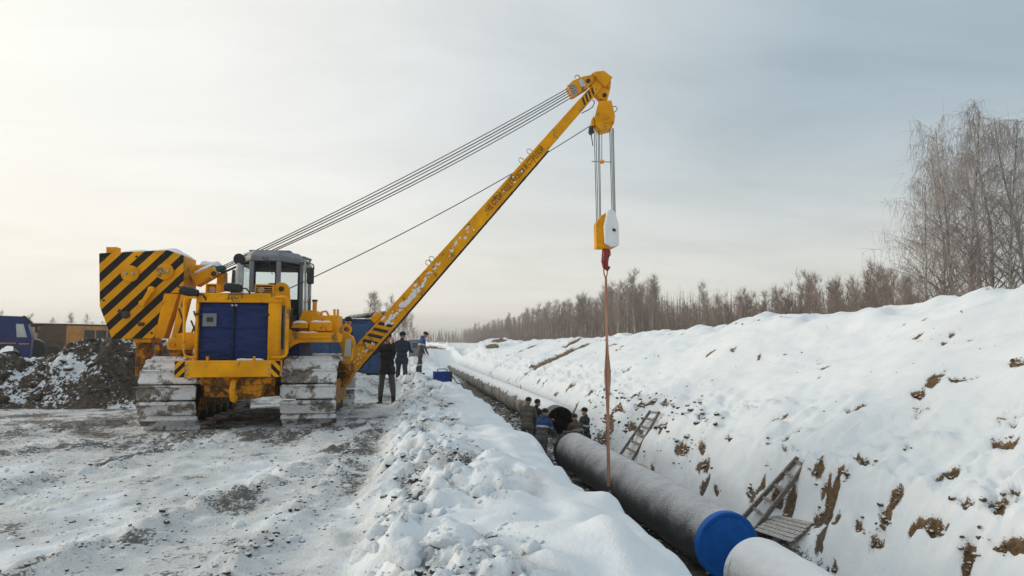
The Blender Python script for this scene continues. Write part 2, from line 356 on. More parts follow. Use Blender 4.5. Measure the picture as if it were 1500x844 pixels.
def attr(N, name):
    a = N.new('ShaderNodeAttribute'); a.attribute_name = name; return a.outputs['Fac']
def up_facing(N, L):
    g = N.new('ShaderNodeNewGeometry'); s = N.new('ShaderNodeSeparateXYZ'); L.new(g.outputs['Normal'], s.inputs[0]); return s.outputs['Z']
def simple(name, col, rough=.6, metal=0.0, var=.25, vscale=3.0, dirt=None, dirt_amt=.0, bmp=0.0, bscale=60, spec=.5, snow=0.0):
    """painted / plain surface with uneven tone, optional dirt patches and settled snow on its upper faces"""
    m, N, L, B = new_mat(name)
    n1 = noise(N, L, vscale, 5, .6); f = mrange(N, L, n1, .3, .7, 1 - var, 1 + var * .4)
    c = mixc(N, L, 1.0, tuple(col), (1, 1, 1)); 
    mul = N.new('ShaderNodeMix'); mul.data_type = 'RGBA'; mul.blend_type = 'MULTIPLY'; mul.inputs['Factor'].default_value = 1
    mul.inputs['A'].default_value = tuple(col) + (1,)
    cc = N.new('ShaderNodeCombineColor')
    for k in range(3): L.new(f, cc.inputs[k])
    L.new(cc.outputs[0], mul.inputs['B']); out = mul.outputs['Result']
    if dirt_amt > 0:
        d = noise(N, L, vscale * 2.6, 7, .68); df = mrange(N, L, d, .66 - dirt_amt * .4, .72 - dirt_amt * .3, 0, .85, True)
        out = mixc(N, L, df, out, dirt or (.07, .05, .035))
    if snow > 0:
        u = up_facing(N, L); s1 = noise(N, L, 14, 5, .6)
        sf = math_(N, L, 'ADD', u, mrange(N, L, s1, .2, .8, -.5, .5)); sf = mrange(N, L, sf, 1.0 - snow, 1.15 - snow, 0, 1, True)
        out = mixc(N, L, sf, out, (.80, .82, .85))
    L.new(out, B.inputs['Base Color']); B.inputs['Roughness'].default_value = rough; B.inputs['Metallic'].default_value = metal
    B.inputs['Specular IOR Level'].default_value = spec
    if bmp: bump(N, L, B, noise(N, L, bscale, 4, .6), bmp, .01)
    return m

YEL = (.87, .372, .002)
M = {}
def make_materials():
    # --- land: snow, bare clay, churned frozen dirt
    m, N, L, B = new_mat('snowy_ground'); M['ground'] = m
    tc = N.new('ShaderNodeTexCoord'); P = tc.outputs['Object']
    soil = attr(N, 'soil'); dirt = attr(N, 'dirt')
    nf = noise(N, L, 9, 6, .68, P); nm = noise(N, L, 2.2, 5, .6, P); nn = noise(N, L, 38, 4, .65, P)
    tint = mrange(N, L, nm, .3, .7, 0, 1)
    snow = mixc(N, L, tint, (.69, .755, .81), (.77, .81, .84))
    clay = mixc(N, L, mrange(N, L, nf, .35, .65), (.062, .043, .028), (.215, .138, .066))
    mud = mixc(N, L, mrange(N, L, nn, .35, .65), (.055, .046, .039), (.16, .138, .118))
    packed = mixc(N, L, mrange(N, L, nm, .35, .7), (.58, .60, .61), (.72, .745, .76))
    # churned dirt shows through the packed snow in specks and torn patches; it also paints shade round the machine
    sp = math_(N, L, 'ADD', math_(N, L, 'MULTIPLY', nf, .52), math_(N, L, 'MULTIPLY', nn, .48))
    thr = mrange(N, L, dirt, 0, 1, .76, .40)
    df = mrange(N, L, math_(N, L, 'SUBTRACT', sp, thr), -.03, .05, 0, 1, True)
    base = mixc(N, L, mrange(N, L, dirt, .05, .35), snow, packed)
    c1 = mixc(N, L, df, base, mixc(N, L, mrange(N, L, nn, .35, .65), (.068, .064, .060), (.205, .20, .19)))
    sf0 = math_(N, L, 'ADD', soil, math_(N, L, 'MULTIPLY', math_(N, L, 'SUBTRACT', sp, .5), 2.6))
    sf = mrange(N, L, sf0, .42, .60, 0, 1, True)
    sxyz = N.new('ShaderNodeSeparateXYZ'); L.new(P, sxyz.inputs[0])
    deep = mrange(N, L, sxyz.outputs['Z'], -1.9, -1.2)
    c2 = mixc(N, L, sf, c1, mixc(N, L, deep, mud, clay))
    L.new(c2, B.inputs['Base Color']); B.inputs['Roughness'].default_value = .85; B.inputs['Specular IOR Level'].default_value = .25
    h = math_(N, L, 'ADD', math_(N, L, 'MULTIPLY', nf, 1.0), math_(N, L, 'MULTIPLY', nn, .45))
    h = math_(N, L, 'SUBTRACT', h, math_(N, L, 'MULTIPLY', df, .15))
    hs = math_(N, L, 'MULTIPLY', h, mrange(N, L, math_(N, L, 'MAXIMUM', soil, dirt), 0, .6, .25, 1.0))
    bump(N, L, B, hs, .9, .05)
    # --- loose clods: frozen mud with snow caught on top
    for key, amt, dark in (('clod', .72, 0), ('snow_clod', .75, 0), ('snow_lump', 1.75, 0), ('heap', .06, 1), ('clay_clod', .45, 2)):
        m, N, L, B = new_mat(key); M[key] = m
        tc = N.new('ShaderNodeTexCoord'); P = tc.outputs['Object']
        nf = noise(N, L, 11, 6, .65, P); nm = noise(N, L, .75 if dark == 1 else 1.1, 4, .6, P)
        u = up_facing(N, L)
        f = math_(N, L, 'ADD', u, mrange(N, L, nf, .25, .75, -.75, .75)); f = math_(N, L, 'ADD', f, mrange(N, L, nm, .3, .7, -.9 if dark == 1 else -.55, .9 if dark == 1 else .55))
        f = mrange(N, L, f, 1.05 - amt, 1.25 - amt, 0, 1, True)
        mud = mixc(N, L, mrange(N, L, nf, .35, .65), (.030, .025, .021), (.12, .10, .08)) if dark != 2 else mixc(N, L, mrange(N, L, nf, .35, .65), (.062, .043, .028), (.215, .138, .066))
        L.new(mixc(N, L, f, mud, (.70, .755, .80)), B.inputs['Base Color']); B.inputs['Roughness'].default_value = .9; B.inputs['Specular IOR Level'].default_value = .2
        bump(N, L, B, noise(N, L, 26, 5, .65, P), .7, .04)
    m, N, L, B = new_mat('snow'); M['snow'] = m
    nm = noise(N, L, 5, 5); L.new(mixc(N, L, mrange(N, L, nm, .3, .7), (.78, .80, .83), (.86, .87, .88)), B.inputs['Base Color']); B.inputs['Roughness'].default_value = .85
    B.inputs['Specular IOR Level'].default_value = .25
    bump(N, L, B, noise(N, L, 24, 5), .5, .03)
    # --- machine
    M['yellow'] = simple('yellow_paint', YEL, .5, spec=.16, var=.36, vscale=1.6, dirt_amt=.26, dirt=(.16, .10, .05), bmp=.05)
    M['yellow_snow'] = simple('yellow_paint_with_snow', YEL, .5, spec=.16, var=.28, vscale=1.6, dirt_amt=.2, dirt=(.16, .10, .05), snow=.55)
    M['yellow_dirty'] = simple('muddy_yellow_paint', (.66, .26, .008), .6, spec=.2, var=.4, vscale=3, dirt_amt=.62, dirt=(.045, .032, .022), bmp=.3)
    M['black'] = simple('black_paint', (.012, .012, .013), .5, var=.3)
    M['rubber'] = simple('black_rubber', (.018, .018, .019), .75, var=.3, bmp=.2, snow=.12)
    M['steel'] = simple('dark_steel', (.055, .052, .05), .5, metal=.6, var=.4, dirt_amt=.3)
    M['galv'] = simple('galvanised_steel', (.42, .42, .41), .4, metal=.8, var=.3, vscale=6)
    M['cable'] = simple('wire_rope', (.045, .045, .045), .55, metal=.5)
    M['cab'] = simple('grey_cab_paint', (.165, .185, .20), .45, var=.2, dirt_amt=.08, dirt=(.30, .30, .29))
    M['cabin_dark'] = simple('cab_interior', (.02, .021, .023), .7)
    M['red'] = simple('red_paint', (.30, .018, .02), .45, var=.35, vscale=6)
    M['teal'] = simple('teal_green_paint', (.012, .10, .095), .5, var=.3)
    M['white_print'] = simple('white_sheet', (.55, .55, .53), .6, var=.25)
    m, N, L, B = new_mat('window_glass'); M['glass'] = m
    B.inputs['Base Color'].default_value = (.80, .86, .88, 1); B.inputs['Roughness'].default_value = .03; B.inputs['Transmission Weight'].default_value = 1.0; B.inputs['IOR'].default_value = 1.12
    m, N, L, B = new_mat('dark_window_glass'); M['dark_glass'] = m
    B.inputs['Base Color'].default_value = (.05, .065, .07, 1); B.inputs['Roughness'].default_value = .06
    # hazard stripes painted on plate (object space, x-z plane)
    for key, period, ang, frac, ph in (('stripe_big', .262, 46, .50, .06), ('stripe_small', .125, -46, .5, .0), ('stripe_small_l', .125, 46, .5, .0)):
        m, N, L, B = new_mat(key); M[key] = m
        tc = N.new('ShaderNodeTexCoord'); s = N.new('ShaderNodeSeparateXYZ'); L.new(tc.outputs['Object'], s.inputs[0])
        a = math.radians(ang)
        v = math_(N, L, 'ADD', math_(N, L, 'MULTIPLY', s.outputs['X'], math.sin(a)), math_(N, L, 'MULTIPLY', s.outputs['Z'], -math.cos(a)))
        v = math_(N, L, 'FRACT', math_(N, L, 'ADD', math_(N, L, 'DIVIDE', v, period), 100 + ph))
        f = math_(N, L, 'GREATER_THAN', v, frac)
        w = noise(N, L, 7, 7, .7); chip = mrange(N, L, w, .70, .73, 0, 1)
        tone = mrange(N, L, noise(N, L, 1.3, 5), .3, .7, .72, 1.05)
        y = mixc(N, L, 1, YEL, (1, 1, 1), 'MULTIPLY')
        mu = N.new('ShaderNodeVectorMath'); mu.operation = 'SCALE'; L.new(mixc(N, L, f, YEL, (.018, .017, .016)), mu.inputs[0]); L.new(tone, mu.inputs['Scale'])
        L.new(mixc(N, L, math_(N, L, 'MULTIPLY', chip, .8), mu.outputs[0], (.09, .06, .04)), B.inputs['Base Color']); B.inputs['Roughness'].default_value = .5; B.inputs['Specular IOR Level'].default_value = .16
    # track plates: worn steel caked with snow and mud; each plate differs
    m, N, L, B = new_mat('snow_caked_track'); M['track'] = m
    tc = N.new('ShaderNodeTexCoord'); oi = N.new('ShaderNodeObjectInfo')
    va = N.new('ShaderNodeVectorMath'); va.operation = 'ADD'; L.new(tc.outputs['Object'], va.inputs[0])
    sc = N.new('ShaderNodeVectorMath'); sc.operation = 'SCALE'; sc.inputs[0].default_value = (37, 19, 53); L.new(oi.outputs['Random'], sc.inputs['Scale']); L.new(sc.outputs[0], va.inputs[1])
    n1 = noise(N, L, 3.2, 6, .66, va.outputs[0]); n2 = noise(N, L, 12, 5, .62, va.outputs[0])
    f1 = mrange(N, L, n1, .43, .52, 0, 1, True); 
    c = mixc(N, L, mrange(N, L, n2, .35, .65), (.085, .07, .056), (.27, .235, .20))
    c = mixc(N, L, f1, c, mixc(N, L, n2, (.50, .505, .51), (.80, .81, .82)))
    rust = mrange(N, L, noise(N, L, 2.0, 4, .6, va.outputs[0]), .68, .72, 0, .7); c = mixc(N, L, rust, c, (.34, .19, .06))
    dk = mrange(N, L, n2, .62, .70, 0, .8, True); c = mixc(N, L, dk, c, (.05, .042, .036))
    L.new(c, B.inputs['Base Color']); B.inputs['Roughness'].default_value = .8; bump(N, L, B, n2, .9, .03)
    # blue insulating covers
    m, N, L, B = new_mat('blue_tarpaulin'); M['tarp'] = m
    tc = N.new('ShaderNodeTexCoord'); mp = N.new('ShaderNodeMapping'); mp.inputs['Scale'].default_value = (2.2, 2.2, 11); L.new(tc.outputs['Object'], mp.inputs['Vector'])
    n1 = noise(N, L, 1.5, 5, .6, mp.outputs[0], dist=.6)
    c = mixc(N, L, mrange(N, L, n1, .3, .7), (.006, .018, .080), (.013, .036, .15))
    fr = mrange(N, L, noise(N, L, 3.0, 7, .75, mp.outputs[0]), .69, .73, 0, .7)
    L.new(mixc(N, L, fr, c, (.55, .60, .68)), B.inputs['Base Color']); B.inputs['Roughness'].default_value = .5; B.inputs['Specular IOR Level'].default_value = .25; bump(N, L, B, n1, .9, .05)
    # --- pipes
    m, N, L, B = new_mat('black_coating_with_hoarfrost'); M['pipe'] = m
    tc = N.new('ShaderNodeTexCoord'); P = tc.outputs['Object']
    u = up_facing(N, L); n1 = noise(N, L, 55, 3, .7, P); n2 = noise(N, L, 2.3, 5, .6, P)
    f = math_(N, L, 'ADD', u, mrange(N, L, n1, .25, .75, -.62, .62)); f = math_(N, L, 'ADD', f, mrange(N, L, n2, .3, .7, -.22, .22))
    f = mrange(N, L, f, .12, 1.05, 0, .92, False)
    patch = mrange(N, L, noise(N, L, 1.5, 6, .6, P), .72, .735, 0, .9)
    patch = math_(N, L, 'MULTIPLY', patch, mrange(N, L, u, -.6, -.1))
    c = mixc(N, L, math_(N, L, 'MAXIMUM', f, patch), (.008, .008, .009), (.60, .61, .63))
    L.new(c, B.inputs['Base Color']); L.new(mrange(N, L, f, 0, .7, .42, .85), B.inputs['Roughness'])
    m, N, L, B = new_mat('dirty_pale_pipe'); M['pipe_pale'] = m
    n1 = noise(N, L, 1.2, 6, .65); n2 = noise(N, L, 6, 6, .7)
    c = mixc(N, L, mrange(N, L, n1, .4, .62), (.30, .27, .22), (.055, .046, .036)); c = mixc(N, L, mrange(N, L, n2, .55, .7), c, (.60, .60, .58))
    L.new(c, B.inputs['Base Color']); B.inputs['Roughness'].default_value = .8
    M['blue_cap'] = simple('blue_plastic_cap', (.004, .125, .50), .5, spec=.25, var=.25, vscale=4)
    M['frosted_white'] = simple('frosted_white_wrap', (.62, .63, .64), .8, var=.25, vscale=4, snow=.75, bmp=.3, bscale=20)
    M['wood'] = None
    m, N, L, B = new_mat('weathered_wood'); M['wood'] = m
    tc = N.new('ShaderNodeTexCoord'); mp = N.new('ShaderNodeMapping'); mp.inputs['Scale'].default_value = (3, 26, 26); L.new(tc.outputs['Object'], mp.inputs['Vector'])
    n1 = noise(N, L, 1, 5, .6, mp.outputs[0]); c = mixc(N, L, mrange(N, L, n1, .3, .7), (.09, .075, .06), (.27, .235, .20))
    u = up_facing(N, L); fr = mrange(N, L, math_(N, L, 'ADD', u, mrange(N, L, noise(N, L, 30, 4, .7), .3, .7, -.6, .6)), .5, 1.2, 0, .75)
    L.new(mixc(N, L, fr, c, (.62, .63, .65)), B.inputs['Base Color']); B.inputs['Roughness'].default_value = .85; bump(N, L, B, n1, .5, .01)
    # sling webbing
    m, N, L, B = new_mat('orange_brown_webbing'); M['sling'] = m
    tc = N.new('ShaderNodeTexCoord'); mp = N.new('ShaderNodeMapping'); mp.inputs['Scale'].default_value = (40, 40, 1.2); L.new(tc.outputs['Object'], mp.inputs['Vector'])
    n1 = noise(N, L, 1, 5, .65, mp.outputs[0]); L.new(mixc(N, L, mrange(N, L, n1, .3, .7), (.26, .10, .05), (.66, .38, .25)), B.inputs['Base Color']); B.inputs['Roughness'].default_value = .85
    bump(N, L, B, n1, .6, .02)
    # --- vehicles and cabins
    M['truck_blue'] = simple('blue_truck_paint', (.010, .03, .13), .5, spec=.25, var=.2, dirt_amt=.2)
    M['truck_orange'] = simple('orange_stripe', (.55, .22, .02), .5)
    M['bus_brown'] = simple('muddy_brown_body', (.11, .062, .035), .7, var=.35, dirt_amt=.25)
    M['bus_orange'] = simple('orange_body_paint', (.55, .24, .05), .55, var=.3, dirt_amt=.2, dirt=(.2, .12, .06))
    M['container'] = simple('faded_blue_cabin_paint', (.012, .062, .17), .55, var=.4, vscale=2, dirt_amt=.2, dirt=(.10, .12, .14), snow=.25)
    M['genset'] = simple('blue_welder_housing', (.006, .035, .20), .5, spec=.25, var=.2, snow=.05)
    # --- trees
    m, N, L, B = new_mat('birch_bark'); M['bark'] = m
    tc = N.new('ShaderNodeTexCoord'); mp = N.new('ShaderNodeMapping'); mp.inputs['Scale'].default_value = (4, 4, 1.6); L.new(tc.outputs['Object'], mp.inputs['Vector'])
    n1 = noise(N, L, 1.6, 5, .7, mp.outputs[0]); L.new(mixc(N, L, mrange(N, L, n1, .48, .6), (.42, .39, .35), (.10, .085, .07)), B.inputs['Base Color']); B.inputs['Roughness'].default_value = .85
    M['bark_brown'] = simple('brown_bark', (.20, .155, .125), .9, var=.4)
    m, N, L, B = new_mat('frosted_twigs'); M['twig'] = m
    oi = N.new('ShaderNodeObjectInfo'); L.new(mixc(N, L, oi.outputs['Random'], (.215, .160, .132), (.33, .265, .228)), B.inputs['Base Color']); B.inputs['Roughness'].default_value = .9
    m, N, L, B = new_mat('frosted_birch_twigs'); M['twig_birch'] = m
    oi = N.new('ShaderNodeObjectInfo'); L.new(mixc(N, L, oi.outputs['Random'], (.25, .215, .195), (.36, .32, .295)), B.inputs['Base Color']); B.inputs['Roughness'].default_value = .9
    m, N, L, B = new_mat('brushwood'); M['brush'] = m
    n1 = noise(N, L, .08, 4, .6); n2 = noise(N, L, .9, 4, .6)
    c = mixc(N, L, mrange(N, L, n1, .35, .65), (.185, .122, .094), (.28, .205, .165)); L.new(mixc(N, L, mrange(N, L, n2, .62, .75, 0, .6), c, (.45, .45, .46)), B.inputs['Base Color']); B.inputs['Roughness'].default_value = .9
make_materials()

# ------------------------------------------------------------------ ground sheet
def axis_steps(fine0, fine1, step, mid0, mid1, grow_mid, far, grow_far):
    out = list(np.arange(fine0, fine1 + 1e-6, step))
    def run(start, sgn, midlim):
        v = start; s = step; res = []
        while abs(v) < far:
            g = grow_mid if (v * sgn < midlim * sgn) else grow_far
            s *= g; v += sgn * s; res.append(v)
        return res
    right = run(out[-1], 1, mid1); left = run(out[0], -1, mid0)
    return np.array(left[::-1] + out + right)
def build_ground():
    xs = axis_steps(-6.0, 10.0, .05, -9, 19, 1.012, 1600, 1.10)
    ys = []; y = -4.0
    while y < 1700:
        ys.append(y); y += .10 if y < 2.6 else max(.048, .0072 * y)
    ys = np.array([-1500, -600, -200, -60, -20, -8] + ys)
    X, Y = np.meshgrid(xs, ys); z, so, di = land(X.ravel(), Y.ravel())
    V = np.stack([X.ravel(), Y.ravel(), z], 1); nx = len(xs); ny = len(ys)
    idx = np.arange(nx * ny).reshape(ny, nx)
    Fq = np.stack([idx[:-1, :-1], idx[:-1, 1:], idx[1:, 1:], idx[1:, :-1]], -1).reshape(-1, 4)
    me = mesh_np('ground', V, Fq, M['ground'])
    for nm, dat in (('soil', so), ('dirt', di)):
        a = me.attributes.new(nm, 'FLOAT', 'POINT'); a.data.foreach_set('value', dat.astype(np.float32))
    o = bpy.data.objects.new('ground', me); COL.objects.link(o); o['kind'] = 'structure'
    return o
build_ground()

# ------------------------------------------------------------------ clods
def ico(sub):
    bm = bmesh.new(); bmesh.ops.create_icosphere(bm, subdivisions=sub, radius=1.0)
    V = np.array([v.co[:] for v in bm.verts]); F = np.array([[v.index for v in f.verts] for f in bm.faces]); bm.free(); return V, F
ICO1 = ico(1); ICO2 = ico(2); ICO3 = ico(3)
def clods(name, spots, mat, base=ICO2, seed=3, rough=.28):
    """many lumps as one mesh; spots: rows of x, y, z, size"""
    rng = np.random.RandomState(seed); V0, F0 = base; Vs = []; Fs = []; o = 0
    for x, y, z, s in spots:
        d = rng.normal(size=(5, 3)); d /= np.linalg.norm(d, axis=1)[:, None]
        r = 1 + rough * sum(np.cos((1.8 + 1.1 * k) * (V0 @ d[k]) + rng.rand() * 6.28) * (.82 ** k) for k in range(5)) * .42 + rng.normal(size=len(V0)) * .05
        a = rng.rand() * 6.28; ca, sa = math.cos(a), math.sin(a)
        p = V0 * r[:, None] * np.array([1.0, rng.uniform(.6, 1.0), rng.uniform(.45, .8)]) * s
        p = np.stack([p[:, 0] * ca - p[:, 1] * sa, p[:, 0] * sa + p[:, 1] * ca, p[:, 2]], 1) + np.array([x, y, z])
        Vs.append(p); Fs.append(F0 + o); o += len(V0)
    me = mesh_np(name, np.concatenate(Vs), np.concatenate(Fs), mat)
    ob = bpy.data.objects.new(name, me); COL.objects.link(ob); return ob
def scatter(n, fx, size, rng, sink=.25, keep=None):
    xs, ys = fx(n, rng)
    if keep is not None:
        k = keep(xs, ys, rng); xs = xs[k]; ys = ys[k]
    zs = land(xs, ys)[0]; s = size(len(xs), rng)
    return np.stack([xs, ys, zs - s * sink * 0 + s * .12, s], 1)
def build_clods():
    rng = np.random.RandomState(5)
    def ridge(n, r):
        y = 2.6 + (r.rand(n) ** 1.7) * 24; return -.30 + r.beta(1.5, 2.2, n) * 1.2, y
    def clustered(x, y, r): return r.rand(len(x)) < np.clip(.35 + 1.5 * fbm(x, y, 1.4, 3, seed=23), .03, 1)
    sp = scatter(1100, ridge, lambda n, r: .03 + .10 * r.rand(n) ** 3.2, rng, keep=clustered)
    sp[:, 2] -= sp[:, 3] * .35
    o = clods('snow_lumps', sp, M['snow_lump'], ICO3, 4, .55); tag(o, 'crumbly snow lumps piled along the roadside ridge', 'snow lumps', kind='stuff')
    sp = scatter(7000, ridge, lambda n, r: .006 + .022 * r.rand(n) ** 2.4, rng, keep=clustered)
    o = clods('snow_crumbs', sp, M['snow_lump'], ICO1, 14, .5); tag(o, 'fine snow crumbs strewn over the roadside ridge', 'snow crumbs', kind='stuff')
    sp = scatter(14000, ridge, lambda n, r: .006 + .030 * r.rand(n) ** 3.4, rng, keep=lambda x, y, r: land(x, y)[2] > .22 + .4 * r.rand(len(x)))
    o = clods('snow_covered_clods', sp, M['snow_clod'], ICO2, 5, .5); tag(o, 'small frozen clods and crumbs among the snow lumps of the roadside ridge', 'clods', kind='stuff')
    def bands(n, r):
        P = []; 
        while len(P) < n:
            pts, hw = ROAD_BANDS[r.randint(len(ROAD_BANDS))]; i = r.randint(len(pts) - 1); t = r.rand()
            P.append((pts[i][0] * (1 - t) + pts[i + 1][0] * t + r.normal() * hw * .8, pts[i][1] * (1 - t) + pts[i + 1][1] * t + r.normal() * hw * .8))
        P = np.array(P); return P[:, 0], P[:, 1]
    sp1 = scatter(1500, bands, lambda n, r: .006 + .028 * r.rand(n) ** 3.4, rng, keep=lambda x, y, r: x < -.3)
    sp2 = scatter(1700, lambda n, r: (-9 + 8.9 * r.rand(n), 3.5 + 20 * r.rand(n) ** 1.4), lambda n, r: .006 + .022 * r.rand(n) ** 3, rng)
    sp2b = scatter(9000, lambda n, r: (-9 + 8.8 * r.rand(n), 3.6 + 13 * r.rand(n) ** 1.5), lambda n, r: .004 + .016 * r.rand(n) ** 2.5, rng, keep=lambda x, y, r: r.rand(len(x)) < np.clip(.25 + 1.6 * fbm(x, y, .9, 4, seed=17), .04, 1))
    sp2c = scatter(1500, lambda n, r: (-9 + 8.7 * r.rand(n), 3.6 + 13 * r.rand(n) ** 1.4), lambda n, r: .010 + .05 * r.rand(n) ** 3, rng, keep=lambda x, y, r: r.rand(len(x)) < np.clip(.15 + 1.6 * fbm(x, y, .6, 4, seed=37), .02, 1))
    sp2c[:, 2] -= sp2c[:, 3] * .35
    o = clods('road_snow_lumps', sp2c, M['snow_lump'], ICO2, 26, .55); tag(o, 'small lumps of packed snow thrown about the road', 'snow lumps', kind='stuff')
    o = clods('frozen_mud_clods', np.concatenate([sp1, sp2, sp2b]), M['clod'], ICO1, 6); tag(o, 'frozen mud clods scattered over the churned road', 'clods', kind='stuff')
    sp3 = scatter(900, lambda n, r: (trench_centre(np.zeros(1) + 15) + r.uniform(-1.6, 1.1, n), 8 + 36 * r.rand(n)), lambda n, r: .03 + .10 * r.rand(n) ** 2, rng)
    sp4 = scatter(320, lambda n, r: (6.6 + 1.5 * r.rand(n), 16 + 13 * r.rand(n)), lambda n, r: .02 + .09 * r.rand(n) ** 2.4, rng)
    o = clods('trench_clods', np.concatenate([sp3, sp4]), M['clod'], ICO1, 8); tag(o, 'dark clods lying on the trench floor and foot of its wall', 'clods', kind='stuff')
    spots = []
    for sx, sy, ax, ay, bx, by in SOIL:
        n = int(np.clip(60 * (math.hypot(ax, ay) + math.hypot(bx, by)), 8, 60))
        for k in range(n):
            u, v = rng.normal(size=2) * .55; spots.append((sx + ax * u + bx * v, sy + ay * u + by * v, 0, .010 + .045 * rng.rand() ** 2.5))
    spots = np.array(spots); spots[:, 2] = land(spots[:, 0], spots[:, 1])[0] - spots[:, 3] * .1
    o = clods('clay_clods', spots, M['clay_clod'], ICO2, 17, .5); tag(o, 'crumbs of brown clay in the bare patches of the trench wall', 'clods', kind='stuff')
    sp5 = scatter(900, lambda n, r: (7 + 6.5 * r.rand(n), 5 + 45 * r.rand(n)), lambda n, r: .012 + .06 * r.rand(n) ** 3.5, rng, keep=lambda x, y, r: fbm(x, y, .5, 3, seed=51) > .32)
    o = clods('bank_clods', sp5, M['snow_clod'], ICO1, 9); tag(o, 'small snowy clods poking out of the right bank', 'clods', kind='stuff')
build_clods()
# ------------------------------------------------------------------ heap of frozen mud on the left
def build_heap():
    x = np.arange(-17.0, -4.6, .055); y = np.arange(16.9, 24.5, .06)
    X, Y = np.meshgrid(x, y); Xr, Yr = X.ravel(), Y.ravel()
    top = np.interp(Xr, [-17, -13, -11, -10.2, -9.6, -9.2, -8.85, -8.4, -8.0, -7.7, -7.2, -6.4, -5.4, -4.6], [1.0, 1.0, 1.0, 1.12, .95, 1.0, 1.5, 1.68, 1.5, 1.72, 1.62, 1.4, 1.0, .0])
    front = 17.75 + .25 * fbm(Xr, Xr * 0, .5, 2) + .5 * sstep(-6.6, -5, Xr)
    prof = sstep(0, 1.9, Yr - front) * sstep(24.4, 21.6, Yr)
    h = top * prof
    n = .20 * fbm(Xr, Yr, .75, 3, .6, seed=3) + .11 * puffy(Xr, Yr, 1.3, 3, .55, seed=8) + .06 * puffy(Xr, Yr, 4.5, 2, .6, seed=2)
    z0 = land(Xr, Yr)[0]
    z = z0 - .06 + h + n * np.clip(prof * 3, 0, 1) * np.clip(top, 0, 1)
    z = np.where(prof * top < .01, z0 - .15, z)
    V = np.stack([Xr, Yr, z], 1); ny, nx = X.shape; idx = np.arange(nx * ny).reshape(ny, nx)
    F = np.stack([idx[:-1, :-1], idx[:-1, 1:], idx[1:, 1:], idx[1:, :-1]], -1).reshape(-1, 4)
    me = mesh_np('spoil_heap', V, F, M['heap']); o = bpy.data.objects.new('spoil_heap', me); COL.objects.link(o)
    tag(o, 'long dark heap of frozen mud and snow left of the yellow machine', 'dirt heap')
    rng = np.random.RandomState(2); k = rng.choice(len(V), 1500)
    k = k[(V[k, 2] > .15)]
    s = .025 + .12 * rng.rand(len(k)) ** 3
    c = clods('frozen_lumps', np.concatenate([V[k] + np.array([0, 0, .01]), s[:, None]], 1), M['heap'], ICO2, 12, .4); c.parent = o; c['kind'] = 'stuff'
build_heap()

# ------------------------------------------------------------------ pipes
PR = .56
PA = Vector(at_d(1066, 799, 11.9)); PB = Vector(at_d(838, 660, 20.8))         # black length hanging in the sling
PFAR = Vector(at_d(821, 617, 27.4))                                            # open end of the laid line
PNEAR = Vector(at_d(1106, 838, 11.15))                                         # snowed-over length nearest the camera
def pipe_shell(name, a, b, r, mat, parent, wall=.03, n=64, seg=1):
    a = Vector(a); b = Vector(b); d = (b - a).normalized(); u = Vector((0, 0, 1)); u = (u - d * u.dot(d)).normalized(); s = d.cross(u)
    mb = MB(); vs_ = []; fs = []
    rings = [(a, r)] + [(a.lerp(b, k / seg), r) for k in range(1, seg)] + [(b, r), (b, r - wall), (a, r - wall)]
    for p, rr in rings: vs_ += [p + (s * math.cos(2 * math.pi * k / n) + u * math.sin(2 * math.pi * k / n)) * rr for k in range(n)]
    m = len(rings)
    for i in range(m):
        j = (i + 1) % m
        for k in range(n): fs.append((i * n + k, i * n + (k + 1) % n, j * n + (k + 1) % n, j * n + k))
    mb.add(vs_, fs); return mb.build(name, mat, parent, smooth=40)
def snow_saddle(name, a, b, r, parent, half=1.15, thick=.05, ragged=.25, step=.10, mat=None, seed=0, bare=None):
    """uneven layer of snow lying along the top of a pipe"""
    a = Vector(a); b = Vector(b); L = (b - a).length; d = (b - a).normalized(); u = Vector((0, 0, 1)); u = (u - d * u.dot(d)).normalized(); s = d.cross(u)
    nl = max(6, int(L / step)); nc = 26; V = []; 
    for i in range(nl + 1):
        t = i / nl; l = t * L
        e0 = half + ragged * float(fbm(np.array([l]), np.array([1.0 + seed]), 1.1, 4)[0]); e1 = half + ragged * float(fbm(np.array([l]), np.array([7.0 + seed]), 1.1, 4)[0])
        for k in range(nc + 1):
            f = k / nc; an = -e0 + (e0 + e1) * f; edge = min(1, 4.5 * min(f, 1 - f)) ; ends = min(1, 6 * min(l, L - l) / .6 + .0)
            th = (thick * (edge ** .5) * math.cos(an * .8) + .02 * float(perlin(np.array([l * 2.1]), np.array([an * 2.0 + seed]))[0])) * max(ends, .12)
            rr = r + max(th, .004) if 0 < k < nc else r - .004
            V.append(a + d * l + (s * math.sin(an) + u * math.cos(an)) * rr)
    F = [(i * (nc + 1) + k, i * (nc + 1) + k + 1, (i + 1) * (nc + 1) + k + 1, (i + 1) * (nc + 1) + k) for i in range(nl) for k in range(nc)]
    me = bpy.data.meshes.new(name); me.from_pydata([tuple(v) for v in V], [], F); me.update(); me.shade_smooth(); me.materials.append(mat or M['snow'])
    bm = bmesh.new(); bm.from_mesh(me); bmesh.ops.recalc_face_normals(bm, faces=bm.faces)
    if sum(f.normal.z for f in bm.faces) < 0: bmesh.ops.reverse_faces(bm, faces=bm.faces)
    bm.to_mesh(me); bm.free()
    o = bpy.data.objects.new(name, me); COL.objects.link(o); o.parent = parent; return o
